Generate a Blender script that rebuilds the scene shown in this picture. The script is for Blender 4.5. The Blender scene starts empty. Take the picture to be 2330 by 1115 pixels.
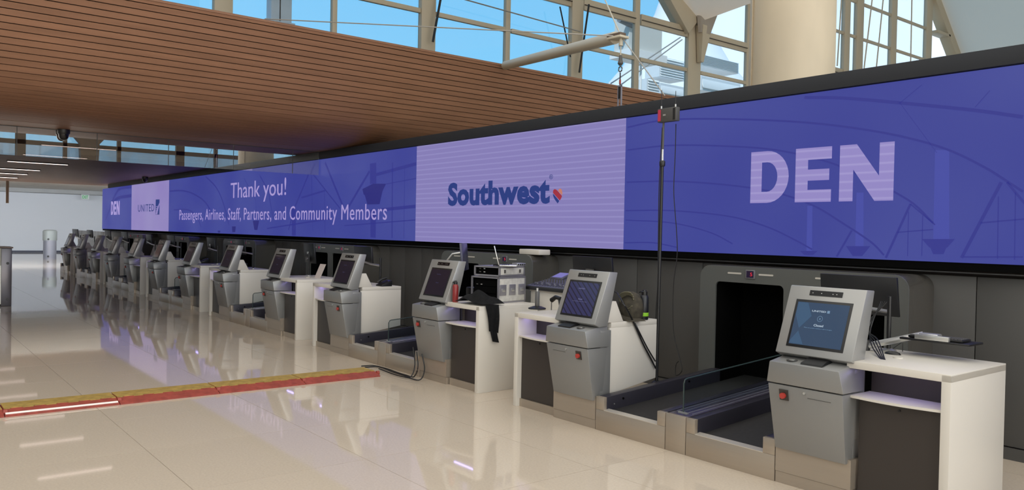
import bpy, bmesh, random
from math import *
from mathutils import Vector, Matrix
random.seed(7)
S = bpy.context.scene
COL = S.collection

# ------------------------------------------------------------------ camera, sky, lights, exposure
F = 1816.7; YAW, PIT, ROL = 0.897644, 0.0153081, 0.0203776; H = 1.85
fw = Vector((-sin(YAW)*cos(PIT), cos(YAW)*cos(PIT), -sin(PIT)))
r0 = Vector((cos(YAW), sin(YAW), 0)); u0 = r0.cross(fw)
RV = r0*cos(ROL)+u0*sin(ROL); UV = -r0*sin(ROL)+u0*cos(ROL)
cam = bpy.data.cameras.new('camera'); cam.sensor_width = 36; cam.lens = F/2330*36; cam.clip_end = 400
co = bpy.data.objects.new('camera', cam); COL.objects.link(co)
co.matrix_world = Matrix(((RV.x, UV.x, -fw.x, 0), (RV.y, UV.y, -fw.y, 0), (RV.z, UV.z, -fw.z, H), (0, 0, 0, 1)))
S.camera = co
S.view_settings.view_transform = 'Standard'; S.view_settings.look = 'None'
S.view_settings.exposure = 0.0; S.view_settings.gamma = 1.0; S.view_settings.use_curve_mapping = False

def srgb(c):
    if isinstance(c, str): c = tuple(int(c[i:i+2], 16) for i in (0, 2, 4))
    return tuple((v/255/12.92) if v/255 <= .04045 else ((v/255+.055)/1.055)**2.4 for v in c)

W = bpy.data.worlds.new('sky'); S.world = W; W.use_nodes = True
nt = W.node_tree; nt.nodes.clear()
o_ = nt.nodes.new('ShaderNodeOutputWorld'); bg = nt.nodes.new('ShaderNodeBackground')
tc = nt.nodes.new('ShaderNodeTexCoord'); sx = nt.nodes.new('ShaderNodeSeparateXYZ'); cr = nt.nodes.new('ShaderNodeValToRGB')
nt.links.new(tc.outputs['Generated'], sx.inputs[0]); nt.links.new(sx.outputs['Z'], cr.inputs[0]); nt.links.new(cr.outputs[0], bg.inputs[0])
nt.links.new(bg.outputs[0], o_.inputs[0])
cr.color_ramp.elements[0].position = 0.0; cr.color_ramp.elements[0].color = srgb('a9d4ea')+(1,)
cr.color_ramp.elements[1].position = 0.75; cr.color_ramp.elements[1].color = srgb('4f9fe0')+(1,)
e = cr.color_ramp.elements.new(0.2); e.color = srgb('7dc4ec')+(1,)
bg.inputs[1].default_value = 1.32

def lamp(name, kind, loc, energy, color=(1, 1, 1), size=None, rot=(0, 0, 0)):
    l = bpy.data.lights.new(name, kind); l.energy = energy; l.color = color
    if size and kind == 'AREA': l.shape = 'RECTANGLE'; l.size, l.size_y = size
    if kind == 'SUN': l.angle = radians(1)
    o = bpy.data.objects.new(name, l); COL.objects.link(o); o.location = loc; o.rotation_euler = rot
    return o
lamp('sun', 'SUN', (0, 0, 40), 4.5, (1, .96, .9), rot=(radians(30), radians(25), 0))
lamp('roof_daylight', 'AREA', (8, -4, 9.4), 4200, (1, .95, .88), (36, 36))
lamp('rear_clerestory_daylight', 'AREA', (27.5, 4, 12.5), 3300, (1, .96, .9), (6, 56), rot=(0, radians(90), 0))
lamp('rear_hall_fill', 'AREA', (27.5, 0, 2.7), 3600, (1, .95, .88), (4.4, 50), rot=(0, radians(90), 0))  # added fill before the solid sill wall, brightens the lower bulkhead
lamp('far_hall_fill', 'AREA', (-37.75, 4, 3.75), 2250, (.84, .90, 1), (.4, 26), rot=(0, radians(78), 0))  # added wash for the far wall, hidden behind the soffit edge, no fitting

# ------------------------------------------------------------------ helpers
def ray(x, y): return fw*F + RV*(x-1165) - UV*(y-557.5)
CAM = Vector((0, 0, H))
def at(x, y, X=None, Y=None, Z=None):
    d = ray(x, y)
    t = X/d.x if X is not None else Y/d.y if Y is not None else (Z-H)/d.z
    return CAM + d*t

MATS = {}
def mat(name, col, rough=.5, metal=0., emit=None, es=1., noise=0., nscale=(8, 8, 8), spec=.5, rand=0., bump=0., coat=0.):
    if name in MATS: return MATS[name]
    m = bpy.data.materials.new(name); m.use_nodes = True; n = m.node_tree; b = n.nodes['Principled BSDF']
    c = srgb(col) if isinstance(col, str) else col
    b.inputs['Base Color'].default_value = c+(1,)
    b.inputs['Roughness'].default_value = rough; b.inputs['Metallic'].default_value = metal
    b.inputs['Specular IOR Level'].default_value = spec
    if coat: b.inputs['Coat Weight'].default_value = coat; b.inputs['Coat Roughness'].default_value = .05
    if emit:
        b.inputs['Emission Color'].default_value = (srgb(emit) if isinstance(emit, str) else emit)+(1,)
        b.inputs['Emission Strength'].default_value = es
    src = None
    if noise:
        t = n.nodes.new('ShaderNodeTexCoord'); mp = n.nodes.new('ShaderNodeMapping'); mp.inputs['Scale'].default_value = nscale
        nz = n.nodes.new('ShaderNodeTexNoise'); nz.inputs['Scale'].default_value = 1; nz.inputs['Detail'].default_value = 4
        n.links.new(t.outputs['Object'], mp.inputs[0]); n.links.new(mp.outputs[0], nz.inputs['Vector'])
        mr = n.nodes.new('ShaderNodeMapRange'); mr.inputs[1].default_value = .3; mr.inputs[2].default_value = .7
        mr.inputs[3].default_value = 1-noise; mr.inputs[4].default_value = 1+noise
        n.links.new(nz.outputs[0], mr.inputs[0]); src = mr.outputs[0]
        if bump:
            bp = n.nodes.new('ShaderNodeBump'); bp.inputs['Strength'].default_value = bump; bp.inputs['Distance'].default_value = .01
            n.links.new(nz.outputs[0], bp.inputs['Height']); n.links.new(bp.outputs[0], b.inputs['Normal'])
    if rand:
        oi = n.nodes.new('ShaderNodeObjectInfo'); m2 = n.nodes.new('ShaderNodeMapRange')
        m2.inputs[3].default_value = 1-rand; m2.inputs[4].default_value = 1+rand
        n.links.new(oi.outputs['Random'], m2.inputs[0])
        if src:
            mu = n.nodes.new('ShaderNodeMath'); mu.operation = 'MULTIPLY'; n.links.new(src, mu.inputs[0]); n.links.new(m2.outputs[0], mu.inputs[1]); src = mu.outputs[0]
        else: src = m2.outputs[0]
    if src:
        vm = n.nodes.new('ShaderNodeVectorMath'); vm.operation = 'SCALE'; vm.inputs[0].default_value = c
        n.links.new(src, vm.inputs['Scale']); n.links.new(vm.outputs[0], b.inputs['Base Color'])
    MATS[name] = m
    return m

def glassmat(name, refl=.08, tint=(1, 1, 1), rough=0.0):
    m = bpy.data.materials.new(name); m.use_nodes = True; n = m.node_tree; n.nodes.clear()
    out = n.nodes.new('ShaderNodeOutputMaterial'); mx = n.nodes.new('ShaderNodeMixShader')
    tr = n.nodes.new('ShaderNodeBsdfTransparent'); gl = n.nodes.new('ShaderNodeBsdfGlossy')
    tr.inputs[0].default_value = tint+(1,); gl.inputs['Roughness'].default_value = rough
    mx.inputs[0].default_value = refl
    n.links.new(tr.outputs[0], mx.inputs[1]); n.links.new(gl.outputs[0], mx.inputs[2]); n.links.new(mx.outputs[0], out.inputs[0])
    return m

M_STEEL = mat('brushed_steel', (.40, .34, .275), .32, .5, noise=.02, nscale=(2, 2, 40))
M_KIOSK = mat('kiosk_grey', (.25, .25, .245), .38, .35)
M_KHEAD = mat('kiosk_silver', (.33, .33, .325), .34, .4)
M_WHITE = mat('white_laminate', (.63, .595, .535), .35)
M_BROWN = mat('brown_panel', (.035, .028, .024), .4)
M_DARK = mat('dark_wall', (.072, .070, .067), .5)
M_FASCIA = mat('fascia_charcoal', (.027, .029, .034), .6, spec=.2)
M_BLACK = mat('black_plastic', (.008, .008, .009), .4)
M_RUB = mat('black_rubber', (.012, .011, .011), .75, noise=.3, nscale=(30, 30, 30))
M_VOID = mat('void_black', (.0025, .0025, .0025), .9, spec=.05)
M_HOOD = mat('hood_grey', (.092, .095, .09), .4)
M_WOOD = mat('ceiling_wood', (.235, .118, .068), .5, noise=.10, nscale=(14, 1.2, 14), rand=.07, spec=.25)
M_BACK = mat('slat_backing', (.012, .008, .007), .8)
M_FRAME = mat('window_frame_beige', (.50, .41, .29), .5)
M_STONE = mat('column_beige', (.53, .45, .33), .6, noise=.05, nscale=(3, 3, 1))
M_FABRIC = mat('roof_fabric', (.58, .52, .45), .8)
M_WALLW = mat('far_wall_white', (.74, .77, .80), .6)
M_CEILT = mat('ceiling_tile_white', (.62, .6, .56), .7)
M_ALU = mat('silver_metal', (.6, .6, .58), .3, .8)
M_SCRN = mat('screen_glass_dark', (.01, .01, .016), .08, emit='1d161f', es=.8)
M_LINE = mat('light_strip', (.9, .8, .75), .5, emit=(1, .80, .74), es=3)
M_LENS = mat('lens_black', (.01, .01, .012), .12)
M_RED = mat('red_button', (.40, .04, .03), .35)
M_FLOOR = mat('floor_tile_terrazzo', (.57, .485, .39), .04, noise=.05, nscale=(55, 55, 55), rand=.015, spec=.5)
M_GROUT = mat('floor_grout', (.30, .25, .20), .5)
M_GLASS = glassmat('clear_glass', .07, (.93, .96, .98))
M_SGLASS = glassmat('screen_divider_glass', .05, (.86, .9, .92))
M_BAFFLE = glassmat('smoke_baffle_glass', .58, (.95, .93, .92))
fn = M_FABRIC.node_tree; fb = fn.nodes['Principled BSDF']; tl = fn.nodes.new('ShaderNodeBsdfTranslucent'); tl.inputs[0].default_value = (.62, .52, .40, 1)
mx = fn.nodes.new('ShaderNodeMixShader'); mx.inputs[0].default_value = .5
fn.links.new(fb.outputs[0], mx.inputs[1]); fn.links.new(tl.outputs[0], mx.inputs[2]); fn.links.new(mx.outputs[0], fn.nodes['Material Output'].inputs[0])

ORG = {}
class MB:
    def __init__(s): s.b = bmesh.new()
    def box(s, x0, x1, y0, y1, z0, z1):
        vs = [s.b.verts.new((x, y, z)) for x in (x0, x1) for y in (y0, y1) for z in (z0, z1)]
        for f in ((0, 1, 3, 2), (4, 6, 7, 5), (0, 4, 5, 1), (2, 3, 7, 6), (0, 2, 6, 4), (1, 5, 7, 3)): s.b.faces.new([vs[i] for i in f])
        return s
    def hexa(s, a, b):   # two quads of four points each
        va = [s.b.verts.new(p) for p in a]; vb = [s.b.verts.new(p) for p in b]; n = len(a)
        s.b.faces.new(va); s.b.faces.new(vb[::-1])
        for i in range(n): s.b.faces.new([va[i], vb[i], vb[(i+1) % n], va[(i+1) % n]])
        return s
    def prism(s, poly, ax, a, b):
        f = {'x': lambda p, t: (t, p[0], p[1]), 'y': lambda p, t: (p[0], t, p[1]), 'z': lambda p, t: (p[0], p[1], t)}[ax]
        return s.hexa([f(p, a) for p in poly], [f(p, b) for p in poly])
    def face(s, pts): s.b.faces.new([s.b.verts.new(p) for p in pts]); return s
    def tube(s, pts, r, n=8, r2=None):
        pts = [Vector(p) for p in pts]; rings = []; up = Vector((0, 0, 1))
        for i, p in enumerate(pts):
            d = (pts[min(i+1, len(pts)-1)]-pts[max(i-1, 0)]).normalized()
            a = d.cross(up if abs(d.z) < .95 else Vector((1, 0, 0))).normalized(); c = a.cross(d)
            rr = r if r2 is None else r+(r2-r)*i/(len(pts)-1)
            rings.append([s.b.verts.new(p+a*rr*cos(2*pi*k/n)+c*rr*sin(2*pi*k/n)) for k in range(n)])
        for A, Bq in zip(rings, rings[1:]):
            for k in range(n): s.b.faces.new([A[k], A[(k+1) % n], Bq[(k+1) % n], Bq[k]])
        s.b.faces.new(rings[0][::-1]); s.b.faces.new(rings[-1])
        return s
    def lathe(s, c, prof, n=20):   # prof: (r, z)
        rings = [[s.b.verts.new((c[0]+r*cos(2*pi*k/n), c[1]+r*sin(2*pi*k/n), c[2]+z)) for k in range(n)] for r, z in prof]
        for A, Bq in zip(rings, rings[1:]):
            for k in range(n): s.b.faces.new([A[k], A[(k+1) % n], Bq[(k+1) % n], Bq[k]])
        s.b.faces.new(rings[0][::-1]); s.b.faces.new(rings[-1])
        return s
    def xf(s, m):
        bmesh.ops.transform(s.b, matrix=m, verts=s.b.verts[:]); return s
    def build(s, name, m, parent=None, bev=0, mir=None):
        b = s.b
        if mir is not None:
            for v in b.verts: v.co.x = 2*mir-v.co.x
        if bev:
            bmesh.ops.recalc_face_normals(b, faces=b.faces[:])
            es = [e for e in b.edges if len(e.link_faces) == 2 and e.calc_face_angle() > .5]
            bmesh.ops.bevel(b, geom=es, offset=bev, segments=2, affect='EDGES', profile=.5)
        bmesh.ops.recalc_face_normals(b, faces=b.faces[:])
        org = ORG.get(parent.name, Vector((0, 0, 0))) if parent else Vector((0, 0, 0))
        for v in b.verts: v.co -= org
        me = bpy.data.meshes.new(name); b.to_mesh(me); b.free()
        me.shade_smooth(); me.set_sharp_from_angle(angle=radians(38))
        me.materials.append(m)
        o = bpy.data.objects.new(name, me); COL.objects.link(o)
        if parent: o.parent = parent; ORG[o.name] = org
        return o

def tag(o, label=None, cat=None, group=None, kind=None):
    if label: o['label'] = label
    if cat: o['category'] = cat
    if group: o['group'] = group
    if kind: o['kind'] = kind
    return o
def thing(name, loc, label, cat, group=None, kind=None):
    o = bpy.data.objects.new(name, None); COL.objects.link(o); o.location = loc; o.empty_display_size = .1
    ORG[o.name] = Vector(loc); return tag(o, label, cat, group, kind)
def copy_tree(o, parent=None, off=None):
    c = o.copy(); COL.objects.link(c)
    if parent: c.parent = parent
    if off is not None: c.location = o.location+Vector(off)
    for ch in list(o.children): copy_tree(ch, c)
    return c

def shape2d(name, loops, m, parent, Y, th=.002, f=None):
    """filled outline(s) with holes, on a plane facing -Y; loops are lists of (x,z)"""
    cu = bpy.data.curves.new('tmp', 'CURVE'); cu.dimensions = '2D'; cu.fill_mode = 'BOTH'; cu.extrude = th/2
    for lp in loops:
        sp = cu.splines.new('POLY'); sp.points.add(len(lp)-1); sp.use_cyclic_u = True
        for p, q in zip(sp.points, lp): p.co = (q[0], q[1], 0, 1)
    return curve_mesh(cu, name, m, parent, lambda v: (v.x, Y-v.z, v.y), f)
def curve_mesh(cu, name, m, parent, mp, f=None):
    t = bpy.data.objects.new('tmp', cu); COL.objects.link(t)
    dg = bpy.context.evaluated_depsgraph_get(); me = bpy.data.meshes.new_from_object(t.evaluated_get(dg))
    bpy.data.objects.remove(t); me.name = name
    org = ORG.get(parent.name, Vector((0, 0, 0))) if parent else Vector((0, 0, 0))
    for v in me.vertices:
        c = Vector(mp(v.co))
        if f: c = Vector(f(c))
        v.co = c-org
    me.materials.clear(); me.materials.append(m)
    o = bpy.data.objects.new(name, me); COL.objects.link(o)
    if parent: o.parent = parent; ORG[o.name] = org
    return o
def text(body, m, parent, x0, x1, z0, z1, Y, bold=0, name='lettering', f=None, th=.002, sp=1.0):
    """text fitted in the box x0..x1, z0..z1 (z over the full glyph extent) on a plane facing -Y"""
    cu = bpy.data.curves.new('tmp', 'FONT'); cu.body = body; cu.size = 1; cu.offset = bold; cu.resolution_u = 3; cu.extrude = th/2; cu.space_character = sp
    t = bpy.data.objects.new('tmp', cu); COL.objects.link(t); bpy.context.view_layer.update()
    dg = bpy.context.evaluated_depsgraph_get(); me = bpy.data.meshes.new_from_object(t.evaluated_get(dg))
    bpy.data.objects.remove(t); me.name = name
    xs = [v.co.x for v in me.vertices]; ys = [v.co.y for v in me.vertices]
    a, b, c, d = min(xs), max(xs), min(ys), max(ys)
    org = ORG.get(parent.name, Vector((0, 0, 0)))
    for v in me.vertices:
        p = Vector((x0+(v.co.x-a)/(b-a)*(x1-x0), Y-v.co.z, z0+(v.co.y-c)/(d-c)*(z1-z0)))
        if f: p = Vector(f(p))
        v.co = p-org
    me.materials.clear(); me.materials.append(m)
    o = bpy.data.objects.new(name, me); COL.objects.link(o); o.parent = parent; ORG[o.name] = org
    return o
ORD = ['first', 'second', 'third', 'fourth', 'fifth', 'sixth', 'seventh', 'eighth', 'ninth', 'tenth', 'eleventh', 'twelfth', 'thirteenth', 'fourteenth']

# ------------------------------------------------------------------ floor
fl = thing('floor', (0, 0, 0), None, None, kind='structure')
MB().box(-62, 34, -26, 66, -.2, -.006).build('grout_bed', M_GROUT, fl)
TX, TY = 1.235, 1.35
tile_me = None; cells = []
for j in range(-20, 49):
    for i in range(-45, 33):
        x = -6.96+i*TX; y = 1.755+j*TY
        cells.append((x, y))
near = sorted([c for c in cells if -60 < c[0] < -1 and -2 < c[1] < 6.9 and c[0]*-.78+c[1]*.62 > 2], key=lambda c: c[0]**2+c[1]**2)[:300]
ns = set(near)
for x, y in near:
    if tile_me is None:
        o = MB().box(.002, TX-.002, .002, TY-.002, -.02, 0).build('tile', M_FLOOR, fl); tile_me = o.data
    else:
        o = bpy.data.objects.new('tile', tile_me); COL.objects.link(o); o.parent = fl
    o.location = (x, y, 0)
rest = MB()
for x, y in cells:
    if (x, y) not in ns and -61 < x < 33 and -25 < y < 65: rest.box(x+.002, x+TX-.002, y+.002, y+TY-.002, -.02, 0)
tag(rest.build('tile_field', M_FLOOR, fl), kind='stuff')

# ------------------------------------------------------------------ back wall (behind the desks)
wb = thing('wall_back', (0, 7.59, 0), None, None, kind='structure')
MB().box(-37, 6, 7.62, 7.8, 0, 1.6).build('wall_core', M_BACK, wb)
CX = -4.43; PER = 5.14
seams = sorted(set([round(CX-PER*k+d, 3) for k in range(-2, 8) for d in (-2.52, -2.14, -1.49, 1.49, 2.05)]))
for a, b in zip(seams, seams[1:]):
    MB().box(a+.004, b-.004, 7.59, 7.62, .11, 1.545).build('panel', M_DARK, wb, bev=.002)
tag(MB().box(-37, 6, 7.57, 7.6, 0, .1).build('baseboard_back', M_DARK), kind='structure')

# ------------------------------------------------------------------ wooden ceiling: bulkhead, curve and flat soffit
cl = thing('ceiling', (-12.7, 5, 3.5), None, None, kind='structure')
Y0, Y1 = -14, 21
prof = [Vector((-12.70, 0, 5.23)), Vector((-13.0, 0, 4.50)), Vector((-13.28, 0, 3.98)), Vector((-13.55, 0, 3.74)), Vector((-13.95, 0, 3.60)), Vector((-14.5, 0, 3.53)), Vector((-15.3, 0, 3.50))]
# smooth polyline (Catmull-Rom) then equal arc length steps
def cat(P, n=24):
    out = []
    Q = [P[0]*2-P[1]]+P+[P[-1]*2-P[-2]]
    for i in range(1, len(Q)-2):
        for k in range(n):
            t = k/n; a, b, c, d = Q[i-1:i+3]
            out.append(.5*((2*b)+(c-a)*t+(2*a-5*b+4*c-d)*t*t+(3*b-a-3*c+d)*t*t*t))
    return out+[P[-1]]
pc = cat(prof); wslat = .0985; pts = [pc[0]]; acc = 0
for a, b in zip(pc, pc[1:]):
    L = (b-a).length
    while acc+L >= wslat:
        q = a+(b-a)*((wslat-acc)/L); pts.append(q); L -= (wslat-acc); a = q; acc = 0
    acc += L
for i, (a, b) in enumerate(zip(pts, pts[1:])):
    d = (b-a).normalized(); n = Vector((-d.z, 0, d.x));
    if n.x < 0 and n.z > 0: n = -n
    n = Vector((d.z, 0, -d.x)) if Vector((d.z, 0, -d.x)).dot(Vector((1, 0, -1))) > 0 else Vector((-d.z, 0, d.x))
    p, q = a+d*.007, b-d*.006
    MB().hexa([(v.x, Y0, v.z) for v in (p, q, q-n*.022, p-n*.022)], [(v.x, Y1, v.z) for v in (p, q, q-n*.022, p-n*.022)]).build('slat', M_WOOD, cl)
bk = MB(); back = [Vector((v.x-.05, 0, min(v.z+.045, 5.15))) for v in pts]
poly = [(v.x, v.z) for v in back]+[(pts[-1].x-.05, 5.15), (-12.85, 5.15)]
bk.prism(poly, 'y', Y0, Y1).build('bulkhead_core', M_BACK, cl)
MB().box(-13.4, -12.705, Y0, Y1, 5.19, 5.225).build('top_rail', M_WOOD, cl)
x = pts[-1].x
while x > -37.4:
    nx = max(x-.62, -37.5)
    MB().box(nx+.006, x-.004, Y0, Y1, 3.50, 3.53).build('plank', M_WOOD, cl); x = nx
MB().box(-37.5, pts[-1].x, Y0, Y1, 3.535, 3.62).build('soffit_core', M_BACK, cl)
MB().box(-37.56, -37.5, Y0, Y1, 3.50, 4.1).build('soffit_edge', M_CEILT, cl)

# far white hall
tag(MB().box(-58.7, -58.35, -20, 30, 0, 4.2).build('wall_far', M_WALLW), kind='structure')
tag(MB().box(-58.35, -58.3, -20, 30, .0, .11).build('baseboard_far', mat('baseboard_blue', (.01, .015, .04), .4)), kind='structure')
cf = thing('ceiling_far', (-48, 5, 4), None, None, kind='structure')
MB().box(-58.4, -37.56, -20, 30, 4.02, 4.15).build('ceiling_core', M_CEILT, cf)
for i in range(10):
    for j in range(18):
        MB().box(-58.3+i*2.07+.02, -58.3+(i+1)*2.07-.02, -10+j*1.3+.012, -10+(j+1)*1.3-.012, 3.99, 4.018).build('tile', M_CEILT, cf)
tag(MB().box(-58.34, -56.9, -20, 30, 3.75, 3.985).build('trim_1', mat('bulkhead_grey', (.42, .43, .42), .6)), kind='structure')
tag(MB().box(-58.7, -38.5, 13, 13.3, 0, 4.2).build('wall_side', M_WALLW), kind='structure')

# ------------------------------------------------------------------ clerestory window wall at X=-20, roof membrane
w1 = thing('window_1', (-20, 25, 8), None, None, kind='structure')
fx0, fx1 = -20.16, -20.0
def apx(x, y): p = at(x, y, X=-20.0); return p.y, p.z
VM = [(3.4, 3.55), (6.45, 6.93), (9.6, 9.78), (12.38, 12.92), (15.53, 15.77), (18.31, 18.9), (21.45, 21.78), (24.4, 25.25), (28.2, 28.52), (31.6, 32.1), (35.78, 36.4), (36.9, 37.65), (40.3, 41.0), (44.15, 44.95)]
ZT = {0: 3.6, 1: 6.6, 2: 8.27, 3: 9.72, 4: 11.63, 5: 13.32, 6: 15.0, 7: 16.7}
for k, (a, b) in enumerate(VM):
    zt = 17.2 if k != 7 else 10.2
    b = b-.09*(b/25)*1.0
    MB().box(fx0, fx1+(.05 if b-a > .35 else 0), a, b, 3.6, zt).build('mullion', M_FRAME, w1, bev=.02)
for i in range(len(VM)-1):
    a, b = VM[i][1], VM[i+1][0]
    for k, z in ZT.items():
        hh = .07 if k not in (0, 3) else .20
        if k >= 4 and i in (6,) and False: continue
        MB().box(fx0+.05, fx1, a, b, z-hh, z+hh).build('transom', M_FRAME, w1, bev=.015)
        if k == 3:
            MB().box(fx1, fx1+.05, a, b, z-.04, z-.02).build('header_groove', M_BROWN, w1)
        if k < 7:
            z2 = ZT[k+1]
            MB().box(fx0+.06, fx0+.07, a-.2, b, z+hh, z2-.08).build('pane', M_GLASS, w1)
MB().box(fx0-.1, fx1+.05, -16, 3.4, 3.6, 17).build('end_panel', M_CEILT, w1)
# V of roof arms over the junction at Y=24.9
J = (24.9, 9.95)
def arm(p, q, w, x0=-20.35, x1=-19.8, name='roof_arm'):
    d = Vector((q[0]-p[0], q[1]-p[1])).normalized(); n = Vector((-d.y, d.x))*w/2
    MB().prism([(p[0]+n.x, p[1]+n.y), (q[0]+n.x, q[1]+n.y), (q[0]-n.x, q[1]-n.y), (p[0]-n.x, p[1]-n.y)], 'x', x0, x1).build(name, M_FRAME, w1, bev=.02)
La = apx(1525, -20); Ra = apx(1640, -20)
arm((24.5, 9.9), (La[0], La[1]), .85); arm((25.3, 10.0), (Ra[0]-.3, Ra[1]+.6), .35)
E1 = apx(2118, -30); E2 = apx(2185, 150)
arm(E2, E1, .75)
arm((45.1, 13.3), (46.7, 13.3), .15); arm((45.1, 11.63), (47.8, 11.63), .15)

rf = thing('roof', (0, 20, 12), None, None, kind='structure')
sec = [(-26, 12), (-10, 17), (3.4, 17.0), (12, 22), (La[0]-.2, La[1]+.1), (24.9, 10.15), (Ra[0], Ra[1]+.8), (33, 19.5), (38, 21), (E1[0]+.2, E1[1]), (E2[0]+.2, E2[1]), (53, 9), (62, 5), (66, 0)]
bm_ = MB(); rows = []
for X in (-20.0, -15, -8, 2, 15, 33):
    rows.append([bm_.b.verts.new((X, y, z+max(0, (X+20))*.10*(1 if z > 9 else .3))) for y, z in sec])
for A, Bq in zip(rows, rows[1:]):
    for k in range(len(sec)-1): bm_.b.faces.new([A[k], A[k+1], Bq[k+1], Bq[k]])
bm_.build('membrane', M_FABRIC, rf)
# drooping fabric cuff below the V
MB().hexa([(-19.75, 24.7, 9.7), (-19.75, 25.3, 9.7), (-19.75, 26.6, 12.2), (-19.75, 24.3, 12.2)], [(-19.65, 24.75, 9.7), (-19.6, 25.25, 9.7), (-19.5, 26.4, 12.2), (-19.5, 24.5, 12.2)]).build('fabric_cuff', M_FABRIC, rf)
MB().hexa([(-19.9, 24.85, 8.6), (-19.9, 25.05, 8.6), (-19.9, 25.5, 10.0), (-19.9, 24.75, 10.0)], [(-19.7, 24.85, 8.6), (-19.7, 25.0, 8.6), (-19.6, 25.35, 10.0), (-19.6, 24.8, 10.0)]).build('cuff_bracket', M_FRAME, rf)
# laced seam along the right roof edge
for k in range(26):
    t = k/25; y = E1[0]+.55+(E2[0]-E1[0])*t; z = E1[1]+(E2[1]-E1[1])*t
    MB().box(-19.75, -19.7, y, y+.16, z-.03, z+.03).build('lacing', M_BROWN, rf)

# big column behind the video wall
cc = at(1800, 170, Y=9.75); R_ = .56
tag(MB().lathe((cc.x, 9.75, 0), [(R_, 0), (R_, 3), (R_*.99, 6), (R_*1.06, 9), (R_*1.1, 14)], 48).build('column', M_STONE), kind='structure')
tag(MB().box(cc.x-.30, cc.x-.288, 9.75-.495, 9.75-.47, 0, 12).build('trim_2', M_FRAME), kind='structure')

# rear window wall (behind the viewer, seen only as a reflection) and side wall
M_FRD = mat('rear_frame_brown', (.10, .075, .05), .5)
w2 = thing('window_2', (30, 10, 6), None, None, kind='structure')
MB().box(30, 30.4, -26, 66, 0, 5.2).build('sill_wall', M_CEILT, w2)
for k in range(24):
    y = -24+k*3.4+(.6 if k % 3 == 0 else 0)
    MB().box(30, 30.3, y, y+(.6 if k % 3 == 0 else .25), 5.2, 16).build('mullion', M_FRD, w2)
for z in (7.25, 9.2, 11.5, 13.8):
    MB().box(30, 30.25, -26, 66, z-.15, z+.15).build('transom', M_FRD, w2)
MB().box(30.1, 30.12, -26, 66, 5.2, 16).build('pane', M_GLASS, w2)
for y in (11.5,):
    MB().prism([(y-.5, 5.2), (y+.5, 5.2), (y+.6, 7.4), (y+3.2, 10.5), (y-3.2, 10.5), (y-.6, 7.4)], 'x', 29.2, 29.9).build('roof_arm', M_FRD, w2)
tag(MB().box(-60, 30, -26.3, -26, 0, 12).build('wall_front', M_CEILT), kind='structure')

MB_ = MB().box(48, 60, -40, 90, 0, 8.6).build('terminal_building', mat('building_grey', (.62, .63, .64), .7))
tag(MB_, 'long low grey building outside the rear windows, seen only as a reflection', 'building')
# ------------------------------------------------------------------ video wall
YL = 7.45
vw = thing('led_video_wall', (-15, YL, 1.6), 'long blue and lavender video wall running above the baggage desks', 'video screen')
MB().box(-35.9, 4.5, YL+.01, 7.95, 1.62, 3.50).build('cabinet', M_FASCIA, vw)
MB().box(-35.9, 4.5, YL-.03, YL+.05, 3.345, 3.50).build('top_fascia', M_FASCIA, vw, bev=.004)
MB().box(-36.9, 4.5, YL-.005, YL+.05, 1.60, 1.668).build('lower_trim', M_VOID, vw)
MB().box(-36.9, 4.5, YL+.05, YL+.12, 1.573, 1.585).build('metal_edge', mat('dull_edge', (.12, .12, .12), .4, .6), vw)
def E_(name, c, es=1.0): return mat(name, (.01, .01, .012), .55, emit=c, es=es, spec=.2)
def ledmat(name, c1, c2, stripes):
    m = E_(name, c1); n = m.node_tree; b = n.nodes['Principled BSDF']
    t = n.nodes.new('ShaderNodeTexCoord'); sp = n.nodes.new('ShaderNodeSeparateXYZ'); n.links.new(t.outputs['Object'], sp.inputs[0])
    r = n.nodes.new('ShaderNodeValToRGB'); r.color_ramp.elements[0].color = srgb(c1)+(1,); r.color_ramp.elements[1].color = srgb(c2)+(1,)
    if stripes:
        mm = n.nodes.new('ShaderNodeMath'); mm.operation = 'MULTIPLY'; mm.inputs[1].default_value = 1/.083
        fr = n.nodes.new('ShaderNodeMath'); fr.operation = 'FRACT'
        n.links.new(sp.outputs['Z'], mm.inputs[0]); n.links.new(mm.outputs[0], fr.inputs[0]); n.links.new(fr.outputs[0], r.inputs[0])
        r.color_ramp.elements[0].position = .62; r.color_ramp.elements[1].position = .82
        e = r.color_ramp.elements.new(1.0); e.color = srgb(c1)+(1,)
    else:
        nz = n.nodes.new('ShaderNodeTexNoise'); nz.inputs['Scale'].default_value = .5; nz.inputs['Detail'].default_value = 1
        n.links.new(t.outputs['Object'], nz.inputs['Vector']); n.links.new(nz.outputs[0], r.inputs[0])
        r.color_ramp.elements[0].position = .35; r.color_ramp.elements[1].position = .65
    n.links.new(r.outputs[0], b.inputs['Emission Color']); return m
L_BLUE = ledmat('led_blue', '393f91', '434a96', False)
L_LAV = ledmat('led_lavender', '837bb4', '918bc1', True)
L_LAV2 = ledmat('led_lavender_far', '8b7eb9', '9187bc', False)
L_DK = E_('led_dark_blue', '323589'); L_DK2 = E_('led_deep_blue', '2a2a78'); L_MID = E_('led_mid_blue', '434aa0'); L_LT = E_('led_lighter_blue', '4a52a6')
L_TXT = ledmat('led_text', '9186c2', 'a097cc', True); L_NAVY = E_('led_navy', '24387c'); L_TXT2 = E_('led_text_pink', 'a596cf')
L_REDH = E_('led_red', '9c2c3c'); L_ORH = E_('led_orange', 'c07a66')
ZB, ZT_ = 1.668, 3.335
def lx(px, y=450): return at(px, y, Y=YL).x
xs = [-36.96, lx(300, 470), lx(385, 470), lx(948, 440), lx(1423, 420), 4.4]
names = ['blue_screen', 'white_screen', 'blue_screen', 'white_screen', 'blue_screen']
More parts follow.
